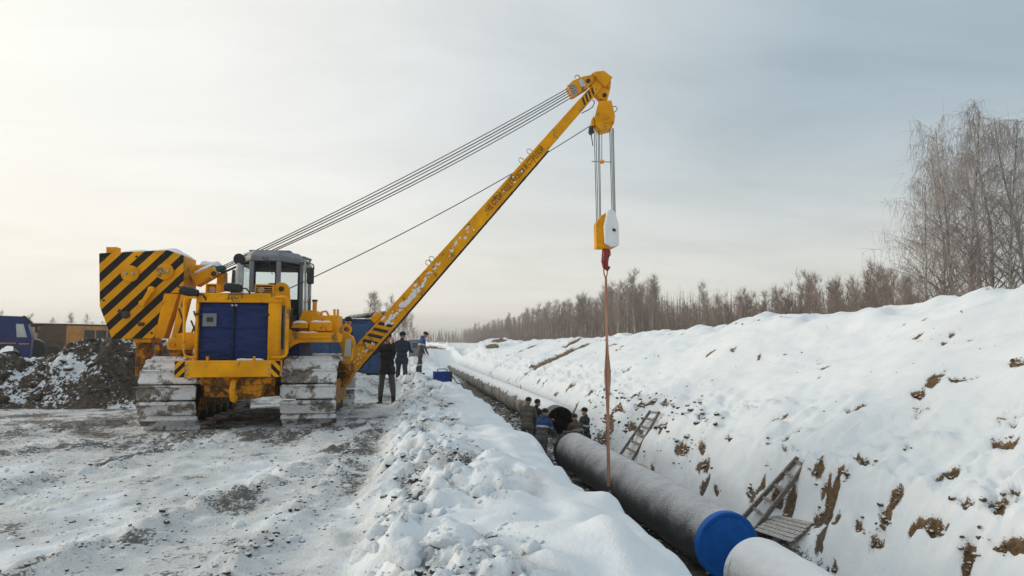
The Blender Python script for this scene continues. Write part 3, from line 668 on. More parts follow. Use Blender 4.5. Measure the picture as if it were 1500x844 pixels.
def build_pipes():
    # suspended black length with blue end cap
    t = thing('pipe_section', 'black coated steel pipe dusted with frost, blue cap on near end, hanging in the sling', 'pipe', (0, 0, 0))
    pipe_shell('pipe_body', PA, PB, PR, M['pipe'], t)
    d = (PB - PA).normalized()
    mb = MB(); mb.lathe([(PR + .012, 0.12), (PR + .014, .0), (PR + .008, -.018), (PR - .05, -.022), (PR - .062, -.012), (PR - .10, -.010), (.02, -.010)], PA, d, 72)
    cap = mb.build('end_cap', M['blue_cap'], t, smooth=50)
    mb = MB()                                                             # clamp for lining up the joint, round the far rim
    mb.lathe([(PR + .002, .02), (PR + .05, .03), (PR + .05, .11), (PR + .002, .12)], PB - d * .16, d, 56, False)
    cl = mb.build('lining_up_clamp', M['steel'], t, smooth=30)
    s = d.cross(Vector((0, 0, 1))).normalized(); u = s.cross(d)
    for an in (-70, -25, 25, 70):
        mb = MB()
        c = PB - d * .09 + (s * math.sin(math.radians(an)) + u * math.cos(math.radians(an))) * (PR + .07)
        mb.obox(c, (.035, .06, .035), Matrix(((s.x, d.x, u.x), (s.y, d.y, u.y), (s.z, d.z, u.z))))
        mb.build('clamp_lug', M['steel'], cl, smooth=0)
    # line already laid
    far_a = PFAR; far_b = Vector((5.35, 88.0, -1.72))
    t2 = thing('laid_pipeline', 'long pale muddy pipeline with snow on top running down the trench to the distance', 'pipe', (0, 0, 0))
    pipe_shell('pipe_body', far_a, far_b, PR, M['pipe_pale'], t2, seg=12)
    dd = (far_b - far_a).normalized(); mb = MB()
    MB().tube([far_a + dd * .02, far_a + dd * 6], PR - .034, 40, caps=False).build('bore_shade', M['black'], t2)  # black sleeve paints in the darkness of the open bore
    mb.lathe([(PR - .025, -.008), (PR + .010, -.010), (PR + .012, .55), (PR, .56)], far_a, dd, 48, False)
    mb.build('end_sleeve', M['steel'], t2, smooth=40)
    snow_saddle('snow_layer', far_a + dd * .9, far_b, PR, t2, 1.02, .07, .30, .22, seed=2)
    k = 11.2
    while k < 58:
        mb = MB(); c = far_a + dd * k; mb.lathe([(PR + .001, -.22), (PR + .035, -.20), (PR + .035, .20), (PR + .001, .22)], c, dd, 40, False); mb.build('weld_sleeve', M['pipe_pale'], t2, smooth=40); k += 11.4
    mb = MB(); mb.lathe([(PR - .04, 0), (PR - .04, .03), (.01, .03)], far_a + dd * 3.2, dd, 40); mb.build('bore_shade_disc', M['black'], t2)  # black disc added inside to keep the pipe mouth dark
    # snowed-over length at the camera end
    near_b = PNEAR + (PA - PB).normalized() * 9.5 + Vector((.02, 0, -.25))
    t3 = thing('pipe_section', 'snow covered white pipe length nearest the camera, just in front of the blue cap', 'pipe', (0, 0, 0))
    pipe_shell('pipe_body', PNEAR, near_b, PR - .02, M['frosted_white'], t3)
    d3 = (near_b - PNEAR).normalized(); mb = MB()
    mb.lathe([(PR - .05, -.01), (PR + .0, -.012), (PR + .005, .10), (PR - .02, .11)], PNEAR, d3, 56); mb.build('end_band', M['frosted_white'], t3, smooth=40)
    mb = MB(); mb.lathe([(PR - .06, .0), (PR - .06, .03), (.01, .03)], PNEAR + d3 * .04, d3, 40); mb.build('end_cap', M['frosted_white'], t3)
    snow_saddle('snow_layer', PNEAR + d3 * .03, near_b, PR - .02, t3, 1.35, .05, .2, .08, seed=5)
    # timber bearers keep the loose lengths off the floor
    for k, (p, nm) in enumerate(((PNEAR + d3 * 1.1, 'foremost timber bearer under the snow covered pipe'), (PNEAR + d3 * 4.5, 'second timber bearer under the snow covered pipe'))):
        zt = p.z - PR + .03; g = ground_z(p.x, p.y)
        if zt - g > .05:
            mb = MB(); mb.box(p.x - .8, p.x + .8, p.y - .13, p.y + .13, g - .08, zt); tag(mb.build('timber_bearer', M['wood'], None, .015), nm, 'timber', 'timber bearers in the trench')
build_pipes()

# ------------------------------------------------------------------ ladders, duckboard
def ladder(name, label, p0l, p1l, p0r, p1r, n, first, rail=(.09, .04), grp='ladders on the trench wall'):
    p0l, p1l, p0r, p1r = map(Vector, (p0l, p1l, p0r, p1r))
    t = thing(name, label, 'ladder', p0l, 0, grp)
    nrm = (p1l - p0l).cross(p0r - p0l).normalized()
    o = p0l
    for a, b in ((p0l, p1l), (p0r, p1r)):
        MB().beam(a - o, b - o, rail[1], rail[0], up=nrm).build('rail', M['wood'], t, .006)
    for k in range(n):
        f = first + (1 - 2 * first + .03) * k / (n - 1)
        a = p0l.lerp(p1l, f) - o; b = p0r.lerp(p1r, f) - o; d = (b - a).normalized()
        tilt = random.uniform(-.015, .015)
        MB().beam(a - d * .03 + (p1l - p0l) * tilt, b + d * .03, .065, .03, up=nrm).build('rung', M['wood'], t, .004)
    return t
def build_ladders():
    # foot stands hidden behind the capped pipe
    def ext(a, b, k): a = Vector(a); b = Vector(b); return a - (b - a) * k
    l0, l1 = at_d(1088, 759.5, 13.35), at_d(1169, 670, 13.12); r0, r1 = at_d(1108.4, 773.7, 12.95), at_d(1182, 678, 12.88)
    ladder('wooden_ladder', 'weathered wooden ladder leaning on the trench wall beside the blue pipe cap', ext(l0, l1, .30), l1, ext(r0, r1, .30), r1, 7, .06, (.10, .042))
    l0, l1 = at_d(910, 664, 20.3), at_d(953, 601.5, 20.3); r0, r1 = at_d(926.5, 674, 19.6), at_d(966, 603, 19.9)
    ladder('wooden_ladder', 'farther narrow wooden ladder half sunk in the snowy trench wall', ext(l0, l1, .25), l1, ext(r0, r1, .25), r1, 8, .05, (.08, .045))
    # duckboard of six slats
    A, B_, C, D = Vector((6.95, 12.55, -1.74)), Vector((6.99, 11.33, -1.60)), Vector((6.41, 12.22, -1.89)), Vector((6.40, 10.92, -1.745))
    o = (A + D) / 2
    t = thing('duckboard', 'grey slatted wooden duckboard lying at the foot of the ladder', 'duckboard', o)
    nrm = (B_ - A).cross(C - A).normalized()
    if nrm.z < 0: nrm = -nrm
    for k in range(6):
        f = k / 5; a = A.lerp(C, f) - o; b = B_.lerp(D, f) - o; j = random.uniform(-.02, .02)
        MB().beam(a + (a - b) * j, b + (b - a) * random.uniform(-.02, .02), .105, .026, up=nrm).build('slat', M['wood'], t, .004)
    for f in (.08, .92):
        a = A.lerp(B_, f) - o - nrm * .048; b = C.lerp(D, f) - o - nrm * .048; d = (b - a).normalized() * .05
        MB().beam(a - d, b + d, .05, .07, up=nrm).build('bearer', M['wood'], t, .004)
build_ladders()

# ------------------------------------------------------------------ welding set on the bank
def build_genset():
    p = at(648, 571, 22.0); g = ground_z(p[0], p[1])
    t = thing('welding_set', 'blue box shaped welding set with black end and top handle on the bank', 'welder', (p[0], p[1], g), math.radians(4))
    MB().box(-.29, .20, -.19, .19, .03, .36).build('housing', M['genset'], t, .02)
    MB().box(.203, .29, -.18, .18, .03, .35).build('control_panel', M['black'], t, .01)
    MB().tube([(-.17, 0, .355), (-.16, 0, .41), (-.12, 0, .43), (.1, 0, .43), (.14, 0, .41), (.15, 0, .355)], .014, 8).build('handle', M['black'], t)
    for sx in (-.24, .22):
        MB().box(sx - .03, sx + .03, -.17, .17, -.03, .032).build('foot', M['black'], t)
    for i, z in enumerate((.27, .14)):
        MB().cyl((.29, -.08 + .14 * i, z), (.315, -.08 + .14 * i, z), .032).build('socket', M['galv'], t)
    # leads running off along the bank
    pts = []
    for k in range(15):
        f = k / 14; x = p[0] + .3 + 1.15 * f + .12 * math.sin(f * 9); y = p[1] - .1 - 2.6 * f + .3 * math.sin(f * 5)
        pts.append((x, y, ground_z(x, y) + .03))
    pts[0] = (p[0] + .3, p[1] - .06, g + .20)
    tag(MB().tube(pts, .018, 6).build('welding_lead', M['black'], None), 'thick black lead trailing from the blue welding set into the trench', 'cable')
build_genset()
# ------------------------------------------------------------------ the pipelayer
MX, MY = -3.0, 15.0            # its centre on the ground
def ml(px, py, Y):             # point on the machine (its own coordinates) seen at a bearing, in the plane at distance Y
    p = at(px, py, Y); return (p[0] - MX, Y - MY, p[2])
def mxz(px, py, Y):
    p = at(px, py, Y); return (p[0] - MX, p[2])
def poly(Y, pts): return [mxz(x, y, Y) for x, y in pts]
def lettering(name, body, size, mat, parent, origin, xdir, updir, extrude=.004, squeeze=1.0):
    cu = bpy.data.curves.new(name, 'FONT'); cu.body = body; cu.size = size; cu.extrude = extrude; cu.align_x = 'CENTER'; cu.align_y = 'CENTER'; cu.space_character = 1.05
    tmp = bpy.data.objects.new(name + '_tmp', cu); COL.objects.link(tmp)
    dg = bpy.context.evaluated_depsgraph_get(); me = bpy.data.meshes.new_from_object(tmp.evaluated_get(dg)); bpy.data.objects.remove(tmp)
    X = Vector(xdir).normalized(); Z = Vector(updir); Z = (Z - X * Z.dot(X)).normalized(); Nn = X.cross(Z)
    mtx = Matrix(((X.x * squeeze, Z.x, Nn.x, origin[0]), (X.y * squeeze, Z.y, Nn.y, origin[1]), (X.z * squeeze, Z.z, Nn.z, origin[2]), (0, 0, 0, 1)))
    me.transform(mtx); me.materials.clear(); me.materials.append(mat); me.name = name
    o = bpy.data.objects.new(name, me); COL.objects.link(o); o.parent = parent; return o
def snow_pad(name, x0, x1, y0, y1, z, parent, h=.07, seed=0, zfun=None, nx=22, ny=16):
    V = []; F = []
    for j in range(ny + 1):
        for i in range(nx + 1):
            u = i / nx; v = j / ny; x = x0 + (x1 - x0) * u; y = y0 + (y1 - y0) * v
            e = min(1, 3.2 * min(u, 1 - u, v, 1 - v) + .0) ** .5
            n = float(fbm(np.array([x * 1.0 + seed]), np.array([y]), 2.3, 3)[0])
            zz = (zfun(x, y) if zfun else z)
            V.append((x, y, zz + max(h * e * (.75 + .55 * n), -.01) - (.015 if e < .05 else 0)))
    F = [(j * (nx + 1) + i, j * (nx + 1) + i + 1, (j + 1) * (nx + 1) + i + 1, (j + 1) * (nx + 1) + i) for j in range(ny) for i in range(nx)]
    me = bpy.data.meshes.new(name); me.from_pydata(V, [], F); me.update(); me.shade_smooth(); me.materials.append(M['snow'])
    o = bpy.data.objects.new(name, me); COL.objects.link(o); o.parent = parent; return o

def build_track(root, xc, label_side):
    r = .60; y0, y1 = 13.47 - MY, 16.85 - MY; zc = r + .03; w = .98
    tr = MB().box(xc - .22, xc + .22, y0 + .1, y1 - .1, .34, .78).build('track', M['steel'], root, .02)
    # one plate, reused
    p = .284; pr = [(-p * .47, -.01), (-p * .47, .022), (-p * .40, .034), (p * .26, .034), (p * .31, .085), (p * .40, .085), (p * .43, .02), (p * .43, -.01)]
    mb = MB(); n = len(pr); ins = [0, .03]
    xs_ = [-w / 2, -w / 2 + .04, w / 2 - .04, w / 2]; vs_ = []
    for k, xx in enumerate(xs_):
        sh = .82 if k in (0, 3) else 1.0
        vs_ += [(xx, a * sh, b if k in (1, 2) else b * .8) for a, b in pr]
    fs = [tuple(range(n)), tuple(range(4 * n - 1, 3 * n - 1, -1))]
    for k in range(3): fs += [(k * n + i, k * n + (i + 1) % n, (k + 1) * n + (i + 1) % n, (k + 1) * n + i) for i in range(n)]
    mb.add(vs_, fs); first = mb.build('track_shoe', M['track'], tr, .006, 30)
    L = (y1 - y0); per = 2 * L + 2 * math.pi * r; N = 38
    for k in range(N):
        s = (k + .35) * per / N
        if s < L: pos = (y0 + s, zc - r); ang = math.pi                 # bottom run
        elif s < L + math.pi * r: a = (s - L) / r; pos = (y1 + r * math.sin(a), zc - r * math.cos(a)); ang = math.pi + a
        elif s < 2 * L + math.pi * r: q = s - L - math.pi * r; sag = -.035 * math.sin(math.pi * q / L); pos = (y1 - q, zc + r + sag); ang = 0
        else: a = (s - 2 * L - math.pi * r) / r; pos = (y0 - r * math.sin(a), zc + r * math.cos(a)); ang = a
        o = first if k == 0 else first.copy()
        if k: COL.objects.link(o)
        o.parent = tr; o.location = (xc, pos[0], pos[1])
        # outward normal: bottom run points down
        if s < L: o.rotation_euler = (math.pi, 0, 0)
        elif s < L + math.pi * r: o.rotation_euler = (math.pi + (s - L) / r, 0, 0)
        elif s < 2 * L + math.pi * r: o.rotation_euler = (0, 0, 0)
        else: o.rotation_euler = ((s - 2 * L - math.pi * r) / r, 0, 0)
    for yy, nm in ((y0, 'idler_wheel'), (y1, 'drive_sprocket')):
        MB().lathe([(.12, -.30), (.2, -.28), (.46, -.16), (.54, -.14), (.54, .14), (.46, .16), (.2, .28), (.12, .30)], (xc, yy, zc), (1, 0, 0), 28).build(nm, M['steel'], tr)
    for k in range(6):
        MB().lathe([(.1, -.27), (.16, -.25), (.16, -.1), (.13, -.08), (.13, .08), (.16, .1), (.16, .25), (.1, .27)], (xc, y0 + .35 + k * (L - .7) / 5, .21), (1, 0, 0), 18).build('road_roller', M['steel'], tr)
    for side in (-1, 1):
        MB().prism([(y0 + .15, .30), (y1 - .2, .30), (y1 - .3, .80), (y0 + .45, .82)], xc + side * .30, xc + side * .34, 'x').build('frame_plate', M['yellow_dirty'], tr, .01)
    return tr

def build_machine():
    root = thing('pipelayer', 'yellow tracked pipelayer crane with striped counterweight, grey cab and long slanting boom', 'crane', (MX, MY, 0))
    yl = lambda Y: Y - MY
    build_track(root, -1.215, 'left'); build_track(root, 1.195, 'right')
    # ---------- hull between the tracks
    mb = MB(); mb.box(-.62, .60, yl(12.95), yl(17.3), .62, 1.28); mb.box(-1.2, 1.2, yl(14.4), yl(14.75), .55, .78); mb.box(-1.2, 1.2, yl(16.0), yl(16.3), .55, .78)
    hull = MB().box(-.62, .60, yl(12.95), yl(17.3), .60, 1.28).build('hull', M['yellow_dirty'], root, .02)
    MB().box(-1.25, 1.25, yl(14.4), yl(14.8), .50, .74).build('cross_beam', M['steel'], hull, .01)
    MB().box(-1.25, 1.25, yl(16.1), yl(16.5), .50, .74).build('cross_beam', M['steel'], hull, .01)
    MB().prism(poly(12.6, [(292, 551.5), (400, 551), (396, 563), (294, 565)]), yl(12.6), yl(12.95)).build('front_plate', M['yellow_dirty'], hull, .01)
    MB().prism([(-.30, .835), (.52, .845), (.40, .60), (.02, .57)], yl(12.64), yl(13.5)).build('belly_guard', M['yellow_dirty'], hull, .01)
    MB().tube([(0, yl(12.55), .93), (0, yl(12.47), .90), (0, yl(12.42), .80), (0, yl(12.42), .68), (0, yl(12.46), .60), (0, yl(12.54), .58), (0, yl(12.6), .64)], .05, 10).build('tow_hook', M['yellow'], hull)
    # ---------- bumper
    bp = MB().box(-.93, .78, yl(12.36), yl(12.6), .985, 1.268).build('bumper', M['yellow'], root, .012)
    MB().box(-.935, -.775, yl(12.351), yl(12.36), .99, 1.263).build('hazard_plate', M['stripe_small_l'], bp)
    MB().box(.640, .785, yl(12.351), yl(12.36), .99, 1.263).build('hazard_plate', M['stripe_small'], bp)
    for bx in (-.735, .60):
        for bz in (1.05, 1.13, 1.21): MB().lathe([(.022, 0), (.022, .014), (.012, .022)], (bx, yl(12.36), bz), (0, -1, 0), 8).build('bolt', M['galv'], bp)
    for bx in (-.44, .33): MB().box(bx - .02, bx + .02, yl(12.44), yl(12.5), 1.262, 1.34).build('bracket', M['yellow'], bp, .008)
    # ---------- radiator housing and hood
    hood = MB().box(-.66, .62, yl(12.76), yl(14.3), 1.24, 2.36).build('hood', M['yellow'], root, .02)
    fr = MB().box(-.72, .70, yl(12.66), yl(12.86), 2.285, 2.455).build('radiator_frame', M['yellow'], root, .015)
    MB().box(-.72, -.672, yl(12.66), yl(12.86), 1.25, 2.284).build('stile', M['yellow'], fr, .008)
    MB().box(.505, .70, yl(12.66), yl(12.86), 1.25, 2.284).build('stile', M['yellow'], fr, .015)
    snow_pad('snow_layer', -.66, .5, yl(12.9), yl(14.1), 2.455, root, .05, 3)
    MB().box(-.66, .60, yl(12.88), yl(14.2), 2.36, 2.455).build('hood_top', M['yellow'], hood, .01)
    lettering('logo_lettering', 'ДСТ', .125, M['black'], fr, (-.055, yl(12.655), 2.385), (1, 0, 0), (0, 0, 1), .004, 1.05)
    lettering('logo_lettering', 'У Р А Л', .034, M['black'], fr, (-.055, yl(12.655), 2.31), (1, 0, 0), (0, 0, 1), .003, 1.1)
    # quilted covers over the radiator doors: puckered cloth
    for (x0, x1, sd) in ((-.668, -.094, 1.0), (-.078, .500, 5.0)):
        nx, nz = 44, 70; V = []
        for j in range(nz + 1):
            for i in range(nx + 1):
                u = i / nx; v = j / nz; x = x0 + (x1 - x0) * u; z = 1.262 + (2.283 - 1.262) * v
                e = min(1, 6 * min(u, 1 - u, v, 1 - v))
                n = float(fbm(np.array([x * 1.2 + sd]), np.array([z * 6.0 + .8 * math.sin(x * 4)]), 1.3, 4)[0]); b = .022 * math.sin(math.pi * u)
                V.append((x, yl(12.735) - e * (.018 + b + .016 * n), z))
        F = [(j * (nx + 1) + i, j * (nx + 1) + i + 1, (j + 1) * (nx + 1) + i + 1, (j + 1) * (nx + 1) + i) for j in range(nz) for i in range(nx)]
        me = bpy.data.meshes.new('insulating_cover'); me.from_pydata(V, [], F); me.update(); me.shade_smooth(); me.materials.append(M['tarp'])
        o = bpy.data.objects.new('insulating_cover', me); COL.objects.link(o); o.parent = root
        if sd == 1.0:
            MB().box(-.60, -.365, yl(12.655), yl(12.69), 1.86, 2.09).build('flap_plate', M['cab'], o, .008)
            MB().box(-.53, -.42, yl(12.648), yl(12.656), 1.94, 2.02).build('flap_opening', M['black'], o, .012)
            lx = (-.115, 2.235)
        else: lx = (-.05, 2.235)
        MB().lathe([(.022, 0), (.022, .015), (.01, .02)], (lx[0], yl(12.70), lx[1]), (0, -1, 0), 10).build('fastener', M['galv'], o)
    MB().box(-.09, -.082, yl(12.70), yl(12.75), 1.26, 2.28).build('door_gap', M['black'], root)
    for x0, x1, z in ((-.74, -.62, 2.07), (.40, .53, 2.075)): MB().box(x0, x1, yl(12.63), yl(12.665), z - .015, z + .015).build('latch', M['black'], root, .004)
    pad = snow_pad('snow_ledge', -.02, .46, yl(12.62), yl(12.73), 1.268, root, .05, 8, nx=16, ny=6)
    # ---------- work lamps in guards
    for x0, x1 in ((-.60, -.40), (.235, .56)):
        g = MB().box(x0, x1, yl(12.78), yl(13.0), 2.60, 2.625).build('lamp_guard', M['yellow'], root, .006)
        MB().box(x0, x0 + .02, yl(12.78), yl(13.0), 2.455, 2.599).build('guard_side', M['yellow'], g)
        MB().box(x1 - .02, x1, yl(12.78), yl(13.0), 2.455, 2.599).build('guard_side', M['yellow'], g)
        MB().box(x0 + .021, x1 - .021, yl(12.98), yl(13.0), 2.455, 2.599).build('guard_back', M['black'], g)
        for k in range(3): MB().cyl((x0 + .01, yl(12.785), 2.485 + k * .04), (x1 - .01, yl(12.785), 2.485 + k * .04), .007, n=6).build('guard_bar', M['yellow'], g)
        MB().lathe([(.03, .06), (.055, .02), (.058, 0), (.04, -.006)], (x0 + .10, yl(12.83), 2.525), (0, 1, 0), 18).build('lamp', M['white_print'], g)
    # ---------- rear view mirrors folded in dark covers
    for a, b in (((263, 424), (291, 431)), ((328, 420), (355, 423))):
        p0 = Vector(ml(*a, 12.6)); p1 = Vector(ml(*b, 12.6)); d = (p1 - p0).normalized(); L = (p1 - p0).length
        mo = MB().lathe([(.03, 0), (.068, .02), (.08, .06), (.082, L - .06), (.07, L - .02), (.035, L)], p0, d, 18).build('mirror_cover', M['rubber'], root)
        e = p1 + Vector((.0, .02, -.02))
        MB().tube([p1 - d * .02, p1 + d * .07 + Vector((0, 0, .01)), p1 + d * .11 + Vector((0, .05, -.05)), p1 + d * .10 + Vector((0, .10, -.12))], .014, 8).build('mirror_arm', M['black'], mo)
    # ---------- exhaust
    ex = MB().lathe([(.078, 2.36), (.078, 2.95), (.065, 3.0), (.065, 3.10)], (-.262, yl(13.75), 0), (0, 0, 1), 20).build('exhaust_stack', M['galv'], root)
    MB().lathe([(.055, .09), (.10, .02), (.115, 0), (.105, -.01), (.01, -.012)], ml(350.5, 380, 13.68), Vector((.12, 1, .28)).normalized(), 24).build('rain_cap', M['black'], ex)
    MB().prism([(-.44, 2.4), (-.35, 2.4), (-.35, 2.98), (-.41, 2.98)], yl(13.8), yl(13.9)).build('heat_shield', M['steel'], ex, .005)
    # ---------- hand rails
    q = lambda x, z, Y=12.55: (x, yl(Y), z)
    MB().tube([q(-.68, 2.36), q(-.80, 2.36), q(-.865, 2.33), q(-.875, 2.25), q(-.85, 1.42), q(-.83, 1.35), q(-.76, 1.325), q(-.64, 1.325)], .022, 10).build('hand_rail', M['yellow'], root)
    MB().tube([q(.60, 2.385, 12.7), q(.78, 2.385), q(.845, 2.36), q(.86, 2.28), q(.86, 1.40), q(.835, 1.34), q(.76, 1.315), q(.60, 1.315)], .026, 10).build('hand_rail', M['yellow'], root)
    # ---------- lifting lug right of the hood
    c = mxz(413, 426, 13.2); lug = [(c[0] + .145 * math.cos(a), c[1] + .155 * math.sin(a)) for a in [math.radians(k) for k in range(-10, 191, 15)]] + [(c[0] - .20, 2.30), (c[0] + .17, 2.18)]
    lg = MB().prism(lug, yl(13.15), yl(13.24)).build('lifting_lug', M['yellow'], root, .012)
    MB().cyl((c[0], yl(13.145), c[1] + .03), (c[0], yl(13.16), c[1] + .03), .05, n=16).build('lug_hole', M['black'], lg)
    MB().box(.60, .72, yl(13.1), yl(13.3), 1.3, 2.35).build('lug_post', M['yellow'], lg, .01)
    MB().box(.705, .72, yl(12.9), yl(13.09), 1.45, 2.25).build('side_cover', M['tarp'], root)
    # ---------- fender arch and deck over the near side track
    arch = poly(13.6, [(395.6, 467), (408, 467.5), (416, 474), (424, 482.5), (436, 487), (497, 487.5), (502, 492), (500, 501.6), (462, 501.6), (441, 502), (431, 505.5), (424, 511), (417, 518), (411, 524), (394, 525), (394, 519), (410, 498), (399, 480), (394, 476)])
    ar = MB().prism(arch, yl(13.5), yl(13.6)).build('fender_arch', M['yellow'], root, .012)
    MB().tube([mxz3 for mxz3 in [(.93, yl(13.49), 1.665), (1.10, yl(13.48), 1.67), (1.30, yl(13.48), 1.67), (1.46, yl(13.49), 1.675)]], .022, 8).build('arch_rib', M['yellow'], ar)
    MB().box(.72, 1.62, yl(13.62), yl(15.6), 1.60, 1.745).build('fender_deck', M['yellow'], root, .015)
    MB().box(.64, .9, yl(13.7), yl(15.4), 1.25, 1.60).build('deck_side', M['tarp'], root, .01)
    snow_pad('snow_layer', .80, 1.28, yl(13.62), yl(14.05), 1.75, root, .06, 12)
    # hydraulic tank with steps, filler and rods
    tk = MB().prism(poly(14.4, [(440, 488), (440, 470), (446, 455), (464, 455), (474, 468), (474, 463), (497, 462), (497, 488)]), yl(14.2), yl(15.1)).build('hydraulic_tank', M['yellow'], root, .02)
    MB().box(.68, 1.0, yl(13.98), yl(14.19), 1.86, 1.965).build('tank_step', M['yellow'], tk, .015); MB().box(1.02, 1.46, yl(14.05), yl(14.19), 1.80, 1.98).build('tank_step', M['yellow'], tk, .015)
    snow_pad('snow_layer', .69, .99, yl(13.99), yl(14.18), 1.965, tk, .045, 4, nx=12, ny=8); snow_pad('snow_layer', 1.03, 1.45, yl(14.06), yl(14.18), 1.98, tk, .05, 9, nx=12, ny=8)
    fx, fz = mxz(461, 450, 14.6); fl = MB().cyl((fx, yl(14.6), 2.1), (fx, yl(14.6), 2.42), .045, n=14).build('filler_neck', M['yellow'], tk)
    MB().cyl((fx, yl(14.6), 2.42), (fx, yl(14.6), 2.46), .058, n=14).build('filler_cap', M['steel'], fl)
    for px in (490, 495):
        x, z = mxz(px, 455, 14.7); MB().cyl((x, yl(14.7), 2.08), (x, yl(14.7), 2.27), .024, n=10).build('rod', M['yellow'], tk)
    MB().tube([ml(468, 464, 14.3), ml(472, 457, 14.3), ml(478, 456, 14.3), ml(483, 465, 14.3)], .022, 8).build('grab_handle', M['yellow'], tk)
    # ---------- bracket carrying the boom foot
    br = MB().prism(poly(14.75, [(497, 484), (506, 486), (517, 493), (520, 502), (515, 528), (508, 534), (500, 532), (502, 512), (497, 503)]), yl(14.55), yl(15.0)).build('boom_bracket', M['yellow'], root, .015)
    x, z = mxz(507, 483, 14.6)
    MB().tube([(x + .085 * math.cos(a), yl(14.62), z + .085 * math.sin(a)) for a in [2 * math.pi * k / 16 for k in range(16)]], .035, 8, closed=True).build('lifting_ring', M['yellow'], br)
    MB().prism(poly(14.53, [(506, 497), (515, 496), (513, 522), (504, 522)]), yl(14.535), yl(14.546)).build('notice_plate', M['white_print'], br)
    ft = MB().prism(poly(15.5, [(490, 536), (503, 527), (516, 532), (521, 541), (512, 560), (508, 566), (490, 567)]), yl(15.35), yl(16.15)).build('boom_foot', M['yellow_dirty'], root, .02)
    for px, py in ((496, 541), (504, 546), (497, 556)): MB().lathe([(.05, 0), (.05, .03), (.03, .04)], ml(px, py, 15.35), (0, -1, 0), 12).build('foot_bolt', M['steel'], ft)
    MB().box(1.30, 1.75, yl(14.95), yl(15.6), .95, 1.28).build('foot_link', M['yellow_dirty'], ft, .02)
    # ---------- cab
    Yc = 14.35; px_ = lambda x, Y: mxz(x, 400, Y)[0]
    f0, f1 = px_(369, Yc), px_(408, Yc); s1 = px_(441, 14.9); s0 = -s1 + (f0 + f1)
    foot = [(f0, yl(Yc)), (f1, yl(Yc)), (s1, yl(14.95)), (s1, yl(16.2)), (s0, yl(16.2)), (s0, yl(14.95))]
    def ring(z, k=1.0): return [((x - (f0 + f1) / 2) * k + (f0 + f1) / 2, (y - yl(15.3)) * k + yl(15.3), z) for x, y in foot]
    def frustum(mb, z0, z1, k0=1.0, k1=1.0):
        a = ring(z0, k0); b = ring(z1, k1); n = 6
        return mb.add(a + b, [tuple(range(n - 1, -1, -1)), tuple(range(n, 2 * n))] + [(i, (i + 1) % n, (i + 1) % n + n, i + n) for i in range(n)])
    cab = frustum(MB(), 1.28, 1.72).build('cab', M['cab'], root, .02)
    # lower panels: front low wall, door reaches down
    zs, zt = 2.50, 3.22
    mbp = [Vector(p) for p in ring(1.72)]; top = [Vector(p) for p in ring(zt)]
    def pillar(i, w=.075): MB().beam(mbp[i], top[i], w, w, up=(0, 1, 0)).build('pillar', M['cab'], cab, .012)
    for i in range(6): pillar(i, .085 if i in (0, 1, 2, 5) else .07)
    def panel(i, j, z0, z1, mat, name, par, inset=.03, t=.02, m0=.05):
        a = Vector(ring(z0)[i]); b = Vector(ring(z0)[j]); d = (b - a).normalized(); nrm = d.cross(Vector((0, 0, 1)))
        a2 = a + d * m0; b2 = b - d * m0; off = -nrm * inset
        vs_ = [a2 + off, b2 + off, b2 + off + Vector((0, 0, z1 - z0)), a2 + off + Vector((0, 0, z1 - z0))]; vs_ += [v - nrm * t for v in vs_]
        return MB().add(vs_, [(0, 1, 2, 3), (7, 6, 5, 4), (0, 4, 5, 1), (1, 5, 6, 2), (2, 6, 7, 3), (3, 7, 4, 0)]).build(name, mat, par)
    panel(0, 1, 1.72, 2.62, M['cab'], 'front_panel', cab); panel(0, 1, 2.66, 3.2, M['glass'], 'windscreen', cab, .03, .006)
    MB().beam(Vector(ring(2.64)[0]), Vector(ring(2.64)[1]), .05, .05, up=(0, 0, 1)).build('sill', M['cab'], cab, .008)
    for i, j in ((1, 2), (5, 0)):
        d = panel(i, j, 1.72, 1.92, M['cab'], 'door_lower_panel', cab); panel(i, j, 1.94, 3.18, M['glass'], 'door_window', cab, .03, .006)
        a = Vector(ring(1.94)[i]); b = Vector(ring(1.94)[j]); dd = (b - a).normalized(); nn = dd.cross(Vector((0, 0, 1)))
        mbx = MB()
        A = [a + dd * .06, b - dd * .06, b - dd * .06 + Vector((0, 0, 1.22)), a + dd * .06 + Vector((0, 0, 1.22))]
        MB().tube([v - nn * .02 for v in A], .022, 6, closed=True).build('door_frame', M['black'], cab)
    panel(2, 3, 1.72, 2.1, M['cab'], 'side_panel', cab); panel(4, 5, 1.72, 2.1, M['cab'], 'side_panel', cab)
    panel(2, 3, 2.12, 3.18, M['glass'], 'side_window', cab, .03, .006); panel(4, 5, 2.12, 3.18, M['glass'], 'side_window', cab, .03, .006)
    panel(3, 4, 1.72, 2.2, M['cab'], 'rear_panel', cab); panel(3, 4, 2.22, 3.18, M['glass'], 'rear_window', cab, .03, .006)
    a = ring(3.22, 1.06); b = ring(3.33, 1.07); c3 = ring(3.46, .90); n = 6
    rf = MB().add(a + b + c3, [tuple(range(n - 1, -1, -1)), tuple(range(2 * n, 3 * n))] + [(k * n + i, k * n + (i + 1) % n, (k + 1) * n + (i + 1) % n, (k + 1) * n + i) for k in range(2) for i in range(n)]).build('roof', M['cab'], cab, .025)
    rx0, rx1 = s0 + .2, s1 - .2
    MB().box(rx0, rx1, yl(14.75), yl(15.9), 3.46, 3.50).build('roof_hatch', M['cab'], rf, .015)
    snow_pad('snow_layer', rx0 + .05, rx1 - .05, yl(14.8), yl(15.85), 3.50, rf, .03, 2)
    MB().box(f0 + .06, f1 - .06, yl(14.42), yl(14.47), 3.06, 3.2).build('sun_blind', M['cabin_dark'], cab)
